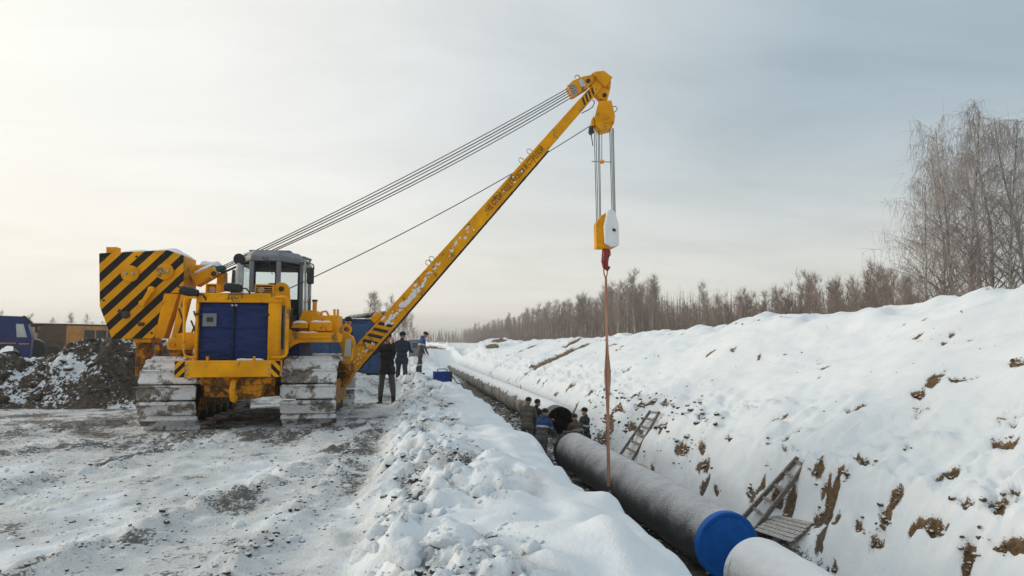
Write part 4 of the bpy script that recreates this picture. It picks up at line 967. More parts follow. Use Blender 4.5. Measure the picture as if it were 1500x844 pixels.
    a_ = ring(3.17, .93); b_ = ring(3.2, .93); MB().add(a_ + b_, [tuple(range(5, -1, -1)), tuple(range(6, 12))] + [(i, (i + 1) % 6, (i + 1) % 6 + 6, i + 6) for i in range(6)]).build('headliner', M['cabin_dark'], cab)
    for i, j, z0_, z1_ in ((0, 1, 2.67, 3.19),):
        A0 = Vector(ring(z0_)[i]); B0 = Vector(ring(z0_)[j]); dd = (B0 - A0).normalized(); nn = dd.cross(Vector((0, 0, 1))); h_ = Vector((0, 0, z1_ - z0_))
        MB().tube([v - nn * .018 for v in (A0 + dd * .055, B0 - dd * .055, B0 - dd * .055 + h_, A0 + dd * .055 + h_)], .02, 6, closed=True).build('window_rubber', M['black'], cab)
    MB().box(s0 + .08, s1 - .08, yl(16.12), yl(16.17), 2.2, 2.55).build('rear_dark_board', M['cabin_dark'], cab)  # dark board added across the rear window to dim the cab interior
    # inside: seat, console, levers
    MB().box(-.18, .26, yl(15.4), yl(15.9), 1.72, 2.2).build('seat', M['cabin_dark'], cab, .05); MB().box(-.16, .24, yl(15.82), yl(15.98), 2.2, 2.9).build('seat_back', M['cabin_dark'], cab, .05)
    MB().box(-.3, .36, yl(14.5), yl(14.8), 1.72, 2.55).build('console', M['cabin_dark'], cab, .04)
    # wiper, rail and outside mirror on the door side
    MB().tube([ml(385, 377, 14.28), ml(402, 398, 14.28), ml(405, 405, 14.28)], .009, 6).build('wiper', M['black'], cab)
    MB().tube([ml(391, 377, 14.28), ml(399, 402, 14.28)], .008, 6).build('wiper', M['black'], cab)
    MB().tube([ml(447, 383, 14.5), ml(447, 470, 14.5)], .02, 8).build('grab_rail', M['galv'], cab)
    MB().tube([ml(444, 384, 14.6), ml(451, 384, 14.5), ml(459, 388, 14.4), ml(460, 394, 14.4)], .016, 8).build('mirror_arm', M['cab'], cab)
    mr = MB().box(px_(449.5, 14.3), px_(460, 14.3), yl(14.28), yl(14.34), 2.76, 3.10).build('door_mirror', M['black'], cab, .03)
    MB().tube([ml(454, 417, 14.35), ml(454.5, 430, 14.35), ml(450, 443, 14.4), ml(447, 444, 14.5)], .012, 8).build('mirror_strut', M['galv'], mr)
    MB().tube([ml(440, 384, 14.75), ml(452, 386, 14.6), ml(455, 381, 14.6), ml(444, 377, 14.75)], .03, 8).build('roof_lamp_bracket', M['cab'], cab)
    # ---------- counterweight
    cwp = poly(14.0, [(145, 371), (246, 366.5), (268.6, 374), (268.6, 429), (241, 430), (226, 495.5), (164, 497), (146, 449)])
    cw = MB().prism(cwp, yl(14.0), yl(14.03)).build('counterweight', M['stripe_big'], root, .004)
    MB().prism([(x * .998 - .003, z) for x, z in cwp], yl(14.035), yl(14.82)).build('weight_stack', M['yellow'], cw, .015)
    for px, py in ((191, 401), (242, 398)):
        c = ml(px, py, 13.99); bs = MB().lathe([(.16, .03), (.16, -.03), (.145, -.04)], c, (0, 1, 0), 28).build('round_boss', M['yellow'], cw)
        for dx in (-.062, .062): MB().lathe([(.028, 0), (.028, -.03), (.015, -.036)], (c[0] + dx, c[1] - .04, c[2]), (0, 1, 0), 8).build('boss_bolt', M['galv'], bs)
    a = ml(222, 424, 13.95); b = ml(209, 444, 13.95); MB().beam(a, b, .11, .05, .09, .05, up=(0, 1, 0)).build('link', M['yellow'], cw, .02)
    for c in (a, b): MB().lathe([(.06, .05), (.06, -.04), (.04, -.05)], c, (0, 1, 0), 16).build('link_pin', M['yellow'], cw)
    MB().lathe([(.075, .05), (.075, -.02), (.05, -.03)], ml(184, 461, 13.98), (0, 1, 0), 16).build('dark_pin', M['steel'], cw)
    MB().obox(ml(176, 456, 13.985), (.035, .02, .03), (0, .3, 0)).build('stop_block', M['steel'], cw); MB().obox(ml(207, 475, 13.985), (.05, .02, .035), (0, 0, 0)).build('stop_block', M['steel'], cw)
    lv = poly(14.2, [(159, 373), (159, 363), (174, 363), (174, 373)]); MB().prism(lv, yl(14.1), yl(14.3)).build('lug', M['yellow'], cw)
    x0 = cwp[0][0]; x1 = cwp[2][0]
    snow_pad('snow_layer', x0 + .35, x1 - .02, yl(14.05), yl(14.8), 0, cw, .11, 6, zfun=lambda x, y: float(np.interp(x, [cwp[0][0], cwp[1][0], cwp[2][0]], [cwp[0][1], cwp[1][1], cwp[2][1]])) - .01, nx=34)
    # supports of the counterweight
    MB().prism(poly(14.3, [(201, 497), (217, 497), (216, 546), (201, 552)]), yl(14.2), yl(14.5)).build('support_post', M['yellow_dirty'], root, .01)
    MB().prism(poly(14.2, [(198, 496), (226, 496), (226, 502), (200, 502)]), yl(14.05), yl(14.6)).build('support_head', M['yellow'], root, .01)
    MB().prism(poly(13.98, [(241, 430), (262, 431), (241, 496), (227, 496)]), yl(13.95), yl(14.25)).build('swing_arm', M['yellow'], root, .012)
    MB().prism(poly(14.2, [(229, 505), (236, 505), (237, 530), (226, 534)]), yl(14.1), yl(14.3)).build('support_stay', M['yellow_dirty'], root, .01)
    MB().beam(ml(274, 432, 13.9), ml(257, 502, 13.9), .17, .2, .15, .2, up=(0, 1, 0)).build('hydraulic_cylinder', M['yellow'], root, .03)
    lk = MB().prism(poly(13.65, [(246, 505), (249, 498), (262, 489), (274, 487), (290, 487), (290, 512), (256, 513), (248, 512)]), yl(13.55), yl(13.75)).build('rocker_link', M['yellow'], root, .015)
    MB().lathe([(.045, .03), (.045, -.03), (.03, -.04)], ml(253, 505.5, 13.54), (0, 1, 0), 16).build('rocker_pin', M['yellow_dirty'], lk); MB().lathe([(.12, .03), (.12, -.04), (.1, -.05)], ml(278, 500, 13.54), (0, 1, 0), 24).build('rocker_hub', M['yellow'], lk)
    MB().box(-1.5, -.66, yl(13.8), yl(14.5), 1.26, 1.62).build('winch_base', M['yellow_dirty'], root, .02)
    MB().box(-1.28, -.7, yl(14.6), yl(15.6), 1.3, 2.55).build('winch_housing', M['yellow'], root, .02)
    MB().cyl(ml(284, 516, 13.2), ml(291, 516, 13.2), .07).build('small_filter', M['galv'], root)
    for (a, b, c, d) in (((262, 452), (268, 470), (262, 488), (270, 497)), ((280, 470), (284, 480), (279, 492), (284, 506)), ((284, 456), (288, 468), (285, 484), (289, 500))):
        MB().tube([ml(*a, 13.72), ml(*b, 13.66), ml(*c, 13.66), ml(*d, 13.72)], .017, 7).build('hydraulic_hose', M['black'], root)
    for px, py in ((152, 379), (200, 376), (240, 374), (262, 382), (152, 440), (170, 490), (222, 488), (262, 420)):
        MB().lathe([(.022, .01), (.022, -.012), (.012, -.018)], ml(px, py, 13.995), (0, 1, 0), 8).build('plate_bolt', M['steel'], cw)
    MB().tube([ml(412, 470, 12.9), ml(414, 482, 12.85), ml(410, 494, 12.9)], .016, 7).build('hydraulic_hose', M['black'], root)
    for k in range(7): MB().box(.705, .712, yl(13.35 + k * .1), yl(13.40 + k * .1), 1.9, 2.25).build('hood_louvre', M['black'], hood)
    # ---------- luffing winch and blocks behind the counterweight
    wa = MB().beam(ml(286, 412, 14.5), ml(318, 397, 14.5), .26, .32, .18, .28, up=(0, 1, 0)).build('luffing_block', M['yellow_snow'], root, .015)
    MB().prism(poly(14.9, [(282, 388), (304, 388), (314, 397), (300, 405), (284, 406)]), yl(14.85), yl(15.3)).build('block_guard', M['yellow_snow'], wa, .02)
    snow_pad('snow_layer', -1.32, -.93, yl(14.86), yl(15.3), 0, wa, .12, 14, zfun=lambda x, y: float(np.interp(x, [-1.32, -1.05, -.9], [3.20, 3.20, 3.08])))
    snow_pad('snow_layer', -1.28, -.92, yl(14.36), yl(14.64), 0, wa, .09, 5, zfun=lambda x, y: float(np.interp(x, [-1.28, -.9], [2.97, 3.14])))
    MB().prism(poly(14.6, [(317, 391), (328, 389), (330, 394), (320, 399)]), yl(14.5), yl(14.75)).build('rope_socket', M['teal'], wa, .015)
    MB().cyl(ml(313, 401, 14.33), ml(313, 401, 14.6), .05).build('block_pin', M['steel'], wa)
    MB().prism(poly(15.0, [(320, 402), (330, 398), (330, 426), (318, 428)]), yl(14.9), yl(15.2)).build('winch_post', M['yellow'], root, .015)
    MB().tube([ml(300, 408, 14.3), ml(306, 405, 14.28), ml(312, 408, 14.3)], .02, 6).build('block_loop', M['yellow'], wa)
    # ---------- boom
    YB = 15.8; R0 = Vector(ml(500, 550, YB)); R1 = Vector(ml(879, 122, YB)); bd = (R1 - R0).normalized(); bn = Vector((-bd.z, 0, bd.x))       # bn: up-left across the boom
    boom = MB().beam(R0, R1, .40, .34, .215, .24, up=(0, 1, 0)).build('boom', M['yellow'], root, .012)
    BL = (R1 - R0).length
    def bp_(l, o, y): return R0 + bd * l + bn * o + Vector((0, y, 0))
    def half(l): return (.20 + (.1075 - .20) * l / BL)
    def face(l): return -(.17 + (.12 - .17) * l / BL)
    def strip(l0, l1, o0, o1, mat, name, slant=0.0, lift=.003):
        """flat mark lying on the near face of the boom: o in fractions of the half width"""
        a = []
        for (l, o) in ((l0, o0), (l1, o0), (l1 + slant, o1), (l0 + slant, o1)): a.append(bp_(l, o * half(l), face(l) - lift))
        a += [v + Vector((0, lift * .8, 0)) for v in a]
        return MB().add(a, [(0, 1, 2, 3), (7, 6, 5, 4), (0, 4, 5, 1), (1, 5, 6, 2), (2, 6, 7, 3), (3, 7, 4, 0)]).build(name, mat, boom, smooth=0)
    def lat(px, py): v = Vector(ml(px, py, YB)) - R0; return v.dot(bd)
    l0 = lat(545, 500)
    for k in range(4): strip(l0 + k * .17, l0 + k * .17 + .085, -.72, .80, M['black'], 'hazard_mark', -.15)
    l0 = lat(851, 155)
    for k in range(4): strip(l0 + k * .115, l0 + k * .115 + .06, -.72, .72, M['black'], 'hazard_mark', .10)
    lm = (lat(716, 311) + lat(796, 221)) / 2; ln = abs(lat(716, 311) - lat(796, 221))
    tx = lettering('warning_lettering', 'НЕ СТОЙ ПОД ГРУЗОМ И СТРЕЛОЙ', .185, M['black'], boom, bp_(lm, -.005, face(lm) - .006), bd, bn, .003, 1.0)
    vs_ = np.array([(Vector(v.co) - bp_(lm, 0, 0)).dot(bd) for v in tx.data.vertices]); sc = ln / (vs_.max() - vs_.min())
    c0 = bp_(lm, -.005, face(lm) - .006)
    for v in tx.data.vertices:
        r = Vector(v.co) - c0; al = r.dot(bd) * sc; v.co = c0 + r + bd * (al - r.dot(bd)) + Vector((0, face(lm + al) - face(lm), 0))
    # frost and snow rubbed onto the lower face
    rng = random.Random(4)
    def blot(l, o, s, sl):
        c = bp_(l, o * half(l), face(l) - .004); P = []
        n = 11
        for k in range(n):
            a = 2 * math.pi * k / n; rr = s * rng.uniform(.45, 1.0); P.append(c + bd * rr * sl * math.cos(a) + bn * min(rr, half(l) * .55) * math.sin(a))
        top = [p + Vector((0, -.006, 0)) - (p - c) * .25 for p in P]
        MB().add(P + top, [tuple(range(n, 2 * n))] + [(k, (k + 1) % n, n + (k + 1) % n, n + k) for k in range(n)]).build('snow_patch', M['snow'], boom, smooth=0)
    for k in range(120):
        l = lat(565, 475) + rng.random() ** 1.4 * (lat(700, 330) - lat(565, 475)); o = rng.gauss(.0, .25); blot(l, o, rng.uniform(.010, .036) * (1.3 if l < 3.2 else .8), rng.uniform(.8, 2.4))
    for k in range(20): blot(rng.uniform(lat(520, 535), lat(548, 500)), rng.gauss(0, .35), rng.uniform(.008, .026), 1.6)
    for k in range(5): blot(rng.uniform(lat(716, 311), lat(770, 250)), rng.gauss(0, .25), rng.uniform(.012, .036), 1.1)
    # lower edge: hose and stops
    MB().tube([bp_(l, -half(l) - .025, -.05) for l in np.linspace(lat(528, 540), lat(803, 222), 14)], .022, 6).build('hose', M['black'], boom)
    for k in range(14):
        l = lat(535, 530) + k * .47; MB().obox(bp_(l, -half(l) - .02, -.05), (.012, .05, .035), (0, 0, 0)).build('hose_clip', M['steel'], boom)
    for px, py in ((634, 391), (639, 385), (768, 239), (780, 226)):
        l = lat(px, py); c = bp_(l, half(l) + .05, 0); MB().tube([c + bd * .055 * math.cos(a) + bn * .07 * math.sin(a) for a in [math.radians(k) for k in range(-50, 231, 28)]], .010, 6).build('rope_guide', M['galv'], boom)
    l = lat(560, 472); MB().obox(bp_(l, half(l) + .09, 0), (.13, .12, .085), Euler((0, -math.atan2(bd.z, bd.x), 0)).to_matrix()).build('boom_stop', M['yellow_snow'], boom, .03)
    # ---------- boom head
    hp = lambda pts, a, b, nm, mat, par, bev=.01: MB().prism(poly(YB, pts), yl(a), yl(b)).build(nm, mat, par, bev)
    hd = hp([(862, 113), (868, 108), (883, 106), (894, 117), (893, 131), (888.5, 149), (879, 147), (872, 140), (866, 130)], 15.72, 15.96, 'boom_head', M['yellow'], root)
    hp([(868, 109), (882, 107.5), (894.5, 117.5), (884, 131), (872, 120)], 15.62, 15.715, 'head_cheek', M['yellow'], hd)
    MB().lathe([(.05, .03), (.05, -.03), (.03, -.04)], ml(885.5, 139.3, 15.70), (0, 1, 0), 16).build('head_pin', M['steel'], hd)
    lb = hp([(830, 128), (837, 121), (852.7, 114.8), (866, 113), (868, 120), (861, 130), (842, 142), (838, 143.5)], 15.66, 15.94, 'luffing_sheave_block', M['yellow'], root)
    hp([(845, 121), (850, 119), (857, 129), (849, 131)], 15.645, 15.655, 'notice_plate', M['white_print'], lb, 0)
    MB().lathe([(.05, .03), (.05, -.03), (.03, -.04)], ml(861.6, 118.5, 15.64), (0, 1, 0), 16).build('block_pin', M['steel'], lb)
    for k in range(5):
        a = ml(831 + k * 1.6, 126 + k * 3.6, 15.64); b = ml(843 + k * .9, 124 + k * 3.0, 15.64); MB().beam(a, b, .035, .02, up=(0, 1, 0)).build('sheave', M['galv'], lb)
    x, z = mxz(845, 115, YB); MB().tube([(x + .06 * math.cos(a), yl(15.75), z + .06 * math.sin(a)) for a in [math.radians(k) for k in range(-20, 201, 22)]], .014, 6).build('lug', M['yellow'], lb)
    MB().tube([ml(868, 146, 15.7), ml(871, 150, 15.68), ml(868, 157, 15.66), ml(862, 161, 15.66), ml(852, 166, 15.66)], .012, 6).build('electric_lead', M['black'], hd)
    # swivel and upper hook block
    hp([(878, 146), (889, 147), (888, 153), (879, 153)], 15.74, 15.92, 'swivel', M['yellow_dirty'], hd)
    ub = MB().prism([( .0, 7.40), (.30, 7.41), (.385, 7.02), (.36, 6.86), (.28, 6.72), (.02, 6.66), (-.10, 6.82), (-.10, 7.02)], -.19, .19).build('upper_hook_block', M['yellow'], root, .015)
    xo, _ = mxz(884, 170, YB); ub.location = (xo - .13, yl(YB), 0); ub.rotation_euler = (0, 0, math.radians(-9))
    MB().prism([(-.12, 7.05), (-.18, 6.95), (-.18, 6.80), (-.11, 6.80)], -.15, .15).build('block_flank', M['yellow'], ub, .01)
    MB().lathe([(.075, 0), (.075, -.02), (.05, -.03)], (.17, -.19, 7.02), (0, 1, 0), 18).build('block_emblem', M['yellow'], ub); MB().box(.11, .23, -.205, -.19, 6.84, 6.92).build('block_emblem', M['yellow'], ub, .005)
    MB().prism([(.03, 6.71), (.27, 6.755), (.27, 6.73), (.03, 6.665)], -.16, .16).build('block_lower_edge', M['steel'], ub)
    MB().tube([ml(897, 156, 15.8), ml(902, 156, 15.8), ml(904.5, 159.5, 15.8), ml(901, 164, 15.8), ml(897, 164.5, 15.8)], .010, 6).build('electric_lead', M['black'], ub_parent(root))
    lw = hp([(863, 186), (868, 186), (869, 196), (865, 198), (862, 194)], 15.72, 15.85, 'limit_weight', M['steel'], root)
    MB().cyl(ml(866, 197, 15.78), ml(868.5, 214, 15.78), .012, n=6).build('limit_chain', M['cable'], lw)
    # lower block
    lo = hp([(872, 365), (871.5, 328), (880, 317), (888, 311), (897, 312), (902.5, 330), (903.5, 361), (896, 365)], 15.70, 15.92, 'lower_hook_block', M['yellow'], root, .02)
    hp([(886, 311), (889, 308.5), (897.5, 311), (899, 316), (903, 330), (904, 361), (892, 364), (883, 358.5), (881.5, 334), (885, 318)], 15.60, 15.695, 'caked_snow', M['snow'], lo, .03)
    for a, b in (((896, 318), (899, 322)), ((899, 325), (902, 330))): MB().beam(ml(*a, 15.66), ml(*b, 15.66), .07, .03, up=(0, 1, 0)).build('hazard_mark', M['black'], lo)
    MB().obox(ml(899.5, 337, 15.595), (.04, .012, .03), (0, .4, 0)).build('bare_patch', M['black'], lo)
    MB().cyl(ml(873, 362, 15.68), ml(884, 361, 15.68), .06, n=14).build('block_axle', M['yellow'], lo)
    hk = MB().tube([ml(887.5, 362, YB), ml(887.5, 374, YB), ml(886, 384, YB), ml(887, 391, YB), ml(890, 394.5, YB), ml(893, 391, YB)], [.09, .085, .085, .075, .055, .03], 14).build('load_hook', M['red'], root)
    MB().tube([ml(883, 366, 15.72), ml(881.5, 384, 15.72), ml(885, 388, 15.72), ml(889, 388, 15.72)], .016, 6).build('safety_latch', M['red'], hk)
    MB().tube([ml(893, 366, 15.72), ml(894, 373, 15.72), ml(892, 376, 15.72)], .016, 6).build('latch_lever', M['red'], hk)
    # ---------- ropes
    def rope(p, q, sag=0.0, r=.0105, name='wire_rope'):
        p = Vector(p); q = Vector(q); n = 12 if sag else 1
        pts = [p.lerp(q, k / n) - Vector((0, 0, sag * 4 * (k / n) * (1 - k / n))) for k in range(n + 1)]
        return MB().tube(pts, r, 6).build(name, M['cable'], root)
    for k, (a, b) in enumerate((((324, 391), (831, 130)), ((323, 394), (833, 133)), ((322, 397), (834, 136)), ((324, 400), (836, 139)), ((318, 404), (837, 143)))):
        rope(ml(*a, 14.55), ml(*b, 15.7), .10 + .02 * k, .012 if k in (1, 3) else .010)
    rope(ml(419, 425, 14.5), ml(867, 183, 16.4), .16)
    MB().cyl(ml(867, 183, 15.9), ml(867, 183, 16.45), .035).build('fairlead', M['steel'], root)
    for k, (x0, x1, yb) in enumerate(((870.5, 874, 330), (873, 876, 326), (876, 878.5, 324), (878, 880, 322), (893, 896.5, 316), (895, 898.5, 317), (897, 900, 319), (898.5, 901.5, 322))):
        rope(ml(x0, 188 if k > 3 else 190, 15.70 + .05 * (k % 4)), ml(x1, yb, 15.74 + .04 * (k % 4)), 0, .009)
    MB().tube([ml(881.5, 196, YB), ml(881.5, 236, YB)], .008, 6).build('limit_chain', M['cable'], root)
    br_ = MB().cyl(ml(867, 236.5, 15.7), ml(896, 237.5, 15.7), .013, n=8).build('limit_bar', M['galv'], root)
    MB().lathe([(.02, -.05), (.05, -.03), (.05, .03), (.02, .05)], ml(882, 237, 15.72), (1, 0, 0), 12).build('bar_weight', M['yellow'], br_)
    return root
def ub_parent(r): return r
build_machine()

# ------------------------------------------------------------------ textile sling from hook to pipe
def build_sling():
    YB = 15.8; f = (YB - PA.y) / (PB.y - PA.y); c = PA.lerp(PB, f)
    top = Vector(at(887, 391, YB)); mid = Vector(at(887.5, 408, YB)); bot = Vector((c.x - PR - .03, YB, c.z + .05))
    t = thing('lifting_sling', 'orange brown textile sling hanging from the red hook and looped under the black pipe', 'sling', top)
    def band(pts, ws, name, thick=.014, twist=None):
        V = []; F = []; n = len(pts)
        for i, p in enumerate(pts):
            p = Vector(p) - top; d = (Vector(pts[min(i + 1, n - 1)]) - Vector(pts[max(i - 1, 0)])).normalized()
            a = math.radians(twist[i]) if twist else 0
            w = Vector((math.cos(a), math.sin(a), 0)); w = (w - d * w.dot(d))
            if w.length < .1: w = Vector((0, 1, 0))
            w.normalize(); m = d.cross(w)
            V += [p + w * ws[i] / 2 + m * thick / 2, p - w * ws[i] / 2 + m * thick / 2, p - w * ws[i] / 2 - m * thick / 2, p + w * ws[i] / 2 - m * thick / 2]
        for i in range(n - 1): F += [(4 * i + k, 4 * i + (k + 1) % 4, 4 * i + 4 + (k + 1) % 4, 4 * i + 4 + k) for k in range(4)]
        F += [(3, 2, 1, 0), (4 * n - 4, 4 * n - 3, 4 * n - 2, 4 * n - 1)]
        return MB().add(V, F).build(name, M['sling'], t, smooth=30)
    for dx, nm in ((-.045, 'sling_eye'), (.045, 'sling_eye')):
        band([top + Vector((dx * .2, -.03 * (1 if dx > 0 else -1), .02)), top + Vector((dx, 0, -.06)), top + Vector((dx * .9, 0, -.16)), mid + Vector((0, 0, -.02))], [.03, .03, .03, .035], nm)
    N = 22; pts = []; ws = []; tw = []; pts2 = []; ws2 = []
    for k in range(N + 1):
        u = k / N; p = mid.lerp(bot, u); fat = math.exp(-((u - .47) / .09) ** 2)
        pts.append(p + Vector((-.028 * fat - .004, .012, 0))); ws.append(.042 + .058 * fat + .025 * u); tw.append(20 + 25 * math.sin(u * 5))
        pts2.append(p + Vector((.03 * fat + .006, -.014, 0))); ws2.append(.038 + .05 * fat + .022 * u)
    band(pts, ws, 'sling_leg', twist=tw); band(pts2, ws2, 'sling_leg', twist=[-a * .6 for a in tw])
    d = (PB - PA).normalized(); u = Vector((0, 0, 1)); u = (u - d * u.dot(d)).normalized(); s = d.cross(u)
    if s.x > 0: s = -s
    lp = []
    for k in range(25):
        a = math.radians(-5 - k * 10.5); lp.append(c + (s * math.cos(a) + u * math.sin(a)) * (PR + .012))
    V = []; F = []
    for i, p in enumerate(lp):
        r = (p - c).normalized()
        for y, o in ((-.06, .008), (.06, .008), (.06, -.006), (-.06, -.006)): V.append(p - top + d * y + r * o)
    for i in range(len(lp) - 1): F += [(4 * i + k, 4 * i + (k + 1) % 4, 4 * i + 4 + (k + 1) % 4, 4 * i + 4 + k) for k in range(4)]
    F += [(3, 2, 1, 0), (len(V) - 4, len(V) - 3, len(V) - 2, len(V) - 1)]
    MB().add(V, F).build('pipe_loop', M['sling'], t, smooth=30)
build_sling()
# ------------------------------------------------------------------ trees
def tree_mesh(h, seed, trunk_r, nb, twigs, spread, droop, start=.25, up=.9, stems=1, twig_r=.009, sub=3, twig_len=1.0):
    """bare tree: returns (trunk vertices/faces, crown vertices/faces); limbs are tapered 3- to 5-sided tubes"""
    rng = random.Random(seed); T = MB(); C = MB()
    def limb(mb, p, d, L, r, n, curve, wob, sides):
        pts = [Vector(p)]; rs = [r]; d = Vector(d).normalized()
        for k in range(n):
            d = (d + Vector((rng.gauss(0, wob), rng.gauss(0, wob), rng.gauss(0, wob) + curve))).normalized(); pts.append(pts[-1] + d * L / n); rs.append(max(r * (1 - (k + 1) / n * .85), .003))
        mb.tube(pts, rs, sides, caps=False); return pts, rs
    for s in range(stems):
        base = Vector((rng.gauss(0, .25), rng.gauss(0, .25), -.3)) if stems > 1 else Vector((0, 0, -.3)); hh = h * (rng.uniform(.75, 1.0) if s else 1.0)
        lean = Vector((rng.gauss(0, .05) + (.10 * math.cos(s * 2.4) if stems > 1 else 0), rng.gauss(0, .05) + (.10 * math.sin(s * 2.4) if stems > 1 else 0), 1))
        pts, rs = limb(T, base, lean, hh, trunk_r * (1 if s == 0 else .75), 12, .015, .035, 6)
        for b in range(nb // stems):
            f = start + (1 - start) * (b + rng.random()) / (nb // stems); f = min(f, .99); i = min(int(f * 12), 11); p = pts[i].lerp(pts[i + 1], f * 12 - i)
            az = rng.random() * 6.283; L = spread * hh * (1.08 - f) ** .7 * rng.uniform(.55, 1.1) + .25
            d0 = Vector((math.cos(az), math.sin(az), up * rng.uniform(.7, 1.4)))
            bp, brs = limb(C, p, d0, L, max(trunk_r * (1 - f) * .45, .014), 5, .05 - droop * .13, .12, 4)
            for s2 in range(sub):
                j = rng.randint(1, 4); q = bp[j].lerp(bp[j + 1], rng.random()); az2 = az + rng.gauss(0, .9)
                d2 = Vector((math.cos(az2), math.sin(az2), up * .8 * rng.uniform(.2, 1.3) - droop * .4)); L2 = L * rng.uniform(.3, .6) * twig_len
                cp, crs = limb(C, q, d2, L2, max(brs[j] * .5, .010), 4, -.10 * droop, .16, 3)
                for t in range(twigs):
                    k = rng.randint(0, 3); q2 = cp[k].lerp(cp[k + 1], rng.random()); d3 = Vector((rng.gauss(0, .7 - .45 * droop), rng.gauss(0, .7 - .45 * droop), up * .9 - droop * 1.6 + rng.gauss(0, .35)))
                    limb(C, q2, d3, (rng.uniform(.35, .8) + droop * rng.uniform(.2, 1.2)) * twig_len, twig_r, 3, -.22 * droop, .12, 3)
            for t in range(twigs):
                k = rng.randint(1, 4); q2 = bp[k].lerp(bp[k + 1], rng.random()); d3 = Vector((rng.gauss(0, .7 - .45 * droop), rng.gauss(0, .7 - .45 * droop), up * .9 - droop * 1.6 + rng.gauss(0, .35)))
                limb(C, q2, d3, (rng.uniform(.35, .8) + droop * rng.uniform(.2, 1.0)) * twig_len, twig_r, 3, -.22 * droop, .12, 3)
    return T, C
def to_mesh(mb, name, mat):
    me = mb.mesh(name); me.materials.append(mat); me.shade_smooth(); return me
def build_trees():
    rng = random.Random(21)
    kinds = {}
    def kind(key, n, bark, **kw):
        kinds[key] = []
        for k in range(n):
            T, C = tree_mesh(seed=100 * len(kinds) + k, **kw); kinds[key].append((to_mesh(T, key + '_trunk', M[bark]), to_mesh(C, key + '_crown', M['twig_birch' if key == 'birch' else 'twig'])))
    kind('far', 5, 'bark', h=10.0, trunk_r=.10, nb=34, twigs=5, spread=.20, droop=.10, start=.34, up=1.25, twig_r=.013, sub=2, twig_len=1.25)
    kind('young', 5, 'bark_brown', h=6.0, trunk_r=.045, nb=22, twigs=4, spread=.22, droop=.0, start=.2, up=1.7, stems=2, twig_r=.009, sub=2, twig_len=.9)
    kind('birch', 3, 'bark', h=16.5, trunk_r=.17, nb=46, twigs=7, spread=.36, droop=1.0, start=.2, up=1.25, twig_r=.009, sub=3, twig_len=1.2)
    def plant(key, x, y, h, label, group, name='birch_tree', z=None, var=None):
        T, C = kinds[key][rng.randrange(len(kinds[key])) if var is None else var]; H = {'far': 10.0, 'young': 6.0, 'birch': 16.5}[key]
        g = (ground_z(x, y) if z is None else z) 
        t = thing(name, label, 'tree', (x, y, g), rng.random() * 6.283, group); s = h / H; t.scale = (s * rng.uniform(.9, 1.1), s * rng.uniform(.9, 1.1), s)
        for nm, me in (('trunk', T), ('crown', C)):
            o = bpy.data.objects.new(nm, me); COL.objects.link(o); o.parent = t
        return t
    # tall drooping birches on the right, standing just behind the bank
    big = [(1356, 46, 13.5, 'smallest of the tall drooping birches, leftmost beside the bank'), (1374, 50, 17.4, 'tall drooping birch second from the left of the birch group'), (1396, 46, 18.0, 'tall drooping birch third from the left of the birch group'), (1420, 47, 19.6, 'tallest drooping birch in the middle of the group on the right'),
           (1443, 50, 20.0, 'tall drooping birch just right of the tallest one'), (1478, 45, 19.0, 'tall drooping birch at the right edge of the photo'), (1508, 50, 21, 'tall birch cut off by the right edge of the photo'), (1428, 58, 20.5, 'drooping birch standing behind the tallest one')]
    for k, (px, Y, h, lab) in enumerate(big):
        p = at(px, 455, Y); plant('birch', p[0], Y, h, lab, 'tall drooping birches on the right', z=0.0, var=k % 3)
    # front of the wood: mature beyond, younger nearer
    n = 0
    for k in range(150):
        px = 668 + (960 - 668) * (k + rng.random()) / 150; X = 38 + rng.uniform(-2, 5) + 8 * rng.random() ** 2
        r = bearing(px, 500); Y = X * r[1] / r[0]
        if Y > 520: continue
        h = rng.uniform(10.2, 13.2) * (1 if px > 720 else .92)
        plant('far', X, Y, h, 'slender bare birch in the far part of the wood edge', 'mature birches along the wood edge', z=0)
    for k in range(120):
        px = 950 + (1330 - 950) * (k + rng.random()) / 120; X = 36 + rng.uniform(-3, 4) + 7 * rng.random()
        r = bearing(px, 500); Y = X * r[1] / r[0]; h = rng.uniform(5.5, 7.7) * (1.12 if rng.random() < .12 else 1)
        plant('far' if rng.random() < .75 else 'young', X, Y, h, 'lower bare birch in the nearer part of the wood edge', 'lower birches along the wood edge', z=0)
    for k in range(75):
        px = 1190 + (1520 - 1190) * (k + rng.random()) / 75; r = bearing(px, 470); Y = rng.uniform(32, 44); X = Y * r[0] / r[1]
        plant('young', X, Y, rng.uniform(3.6, 5.4), 'thin bare sapling at the top of the right bank', 'saplings behind the right bank', 'sapling', z=.0)
    # left: clump behind the boom, thin trees behind the vehicles, distant ones
    for px, Y, h in ((541, 112, 9.2), (549, 116, 9.6), (556, 110, 9.0), (566, 118, 8.0), (573, 112, 8.0), (580, 108, 8.6), (588, 112, 8.4), (594, 106, 7.6), (600, 110, 6.8), (607, 108, 6.0), (560, 125, 9), (585, 122, 8.6)):
        p = at(px, 503, Y); plant('far', p[0], Y, h, 'bare birch in the clump seen behind the boom', 'birch clump behind the boom', z=0)
    for px, Y, h in ((6, 150, 7.5), (42, 140, 6.6), (70, 150, 6.2), (78, 160, 6.0), (104, 145, 6.6), (110, 150, 7.2), (119, 146, 6.8), (132, 155, 5.6), (150, 130, 5.0)):
        p = at(px, 503, Y); plant('far', p[0], Y, h, 'faint bare tree far behind the parked vehicles', 'faint trees behind the vehicles', z=0)
    # the mass of the wood behind its edge: far too many stems to count
    g = np.random.RandomState(9); V = []; F = []; o = 0
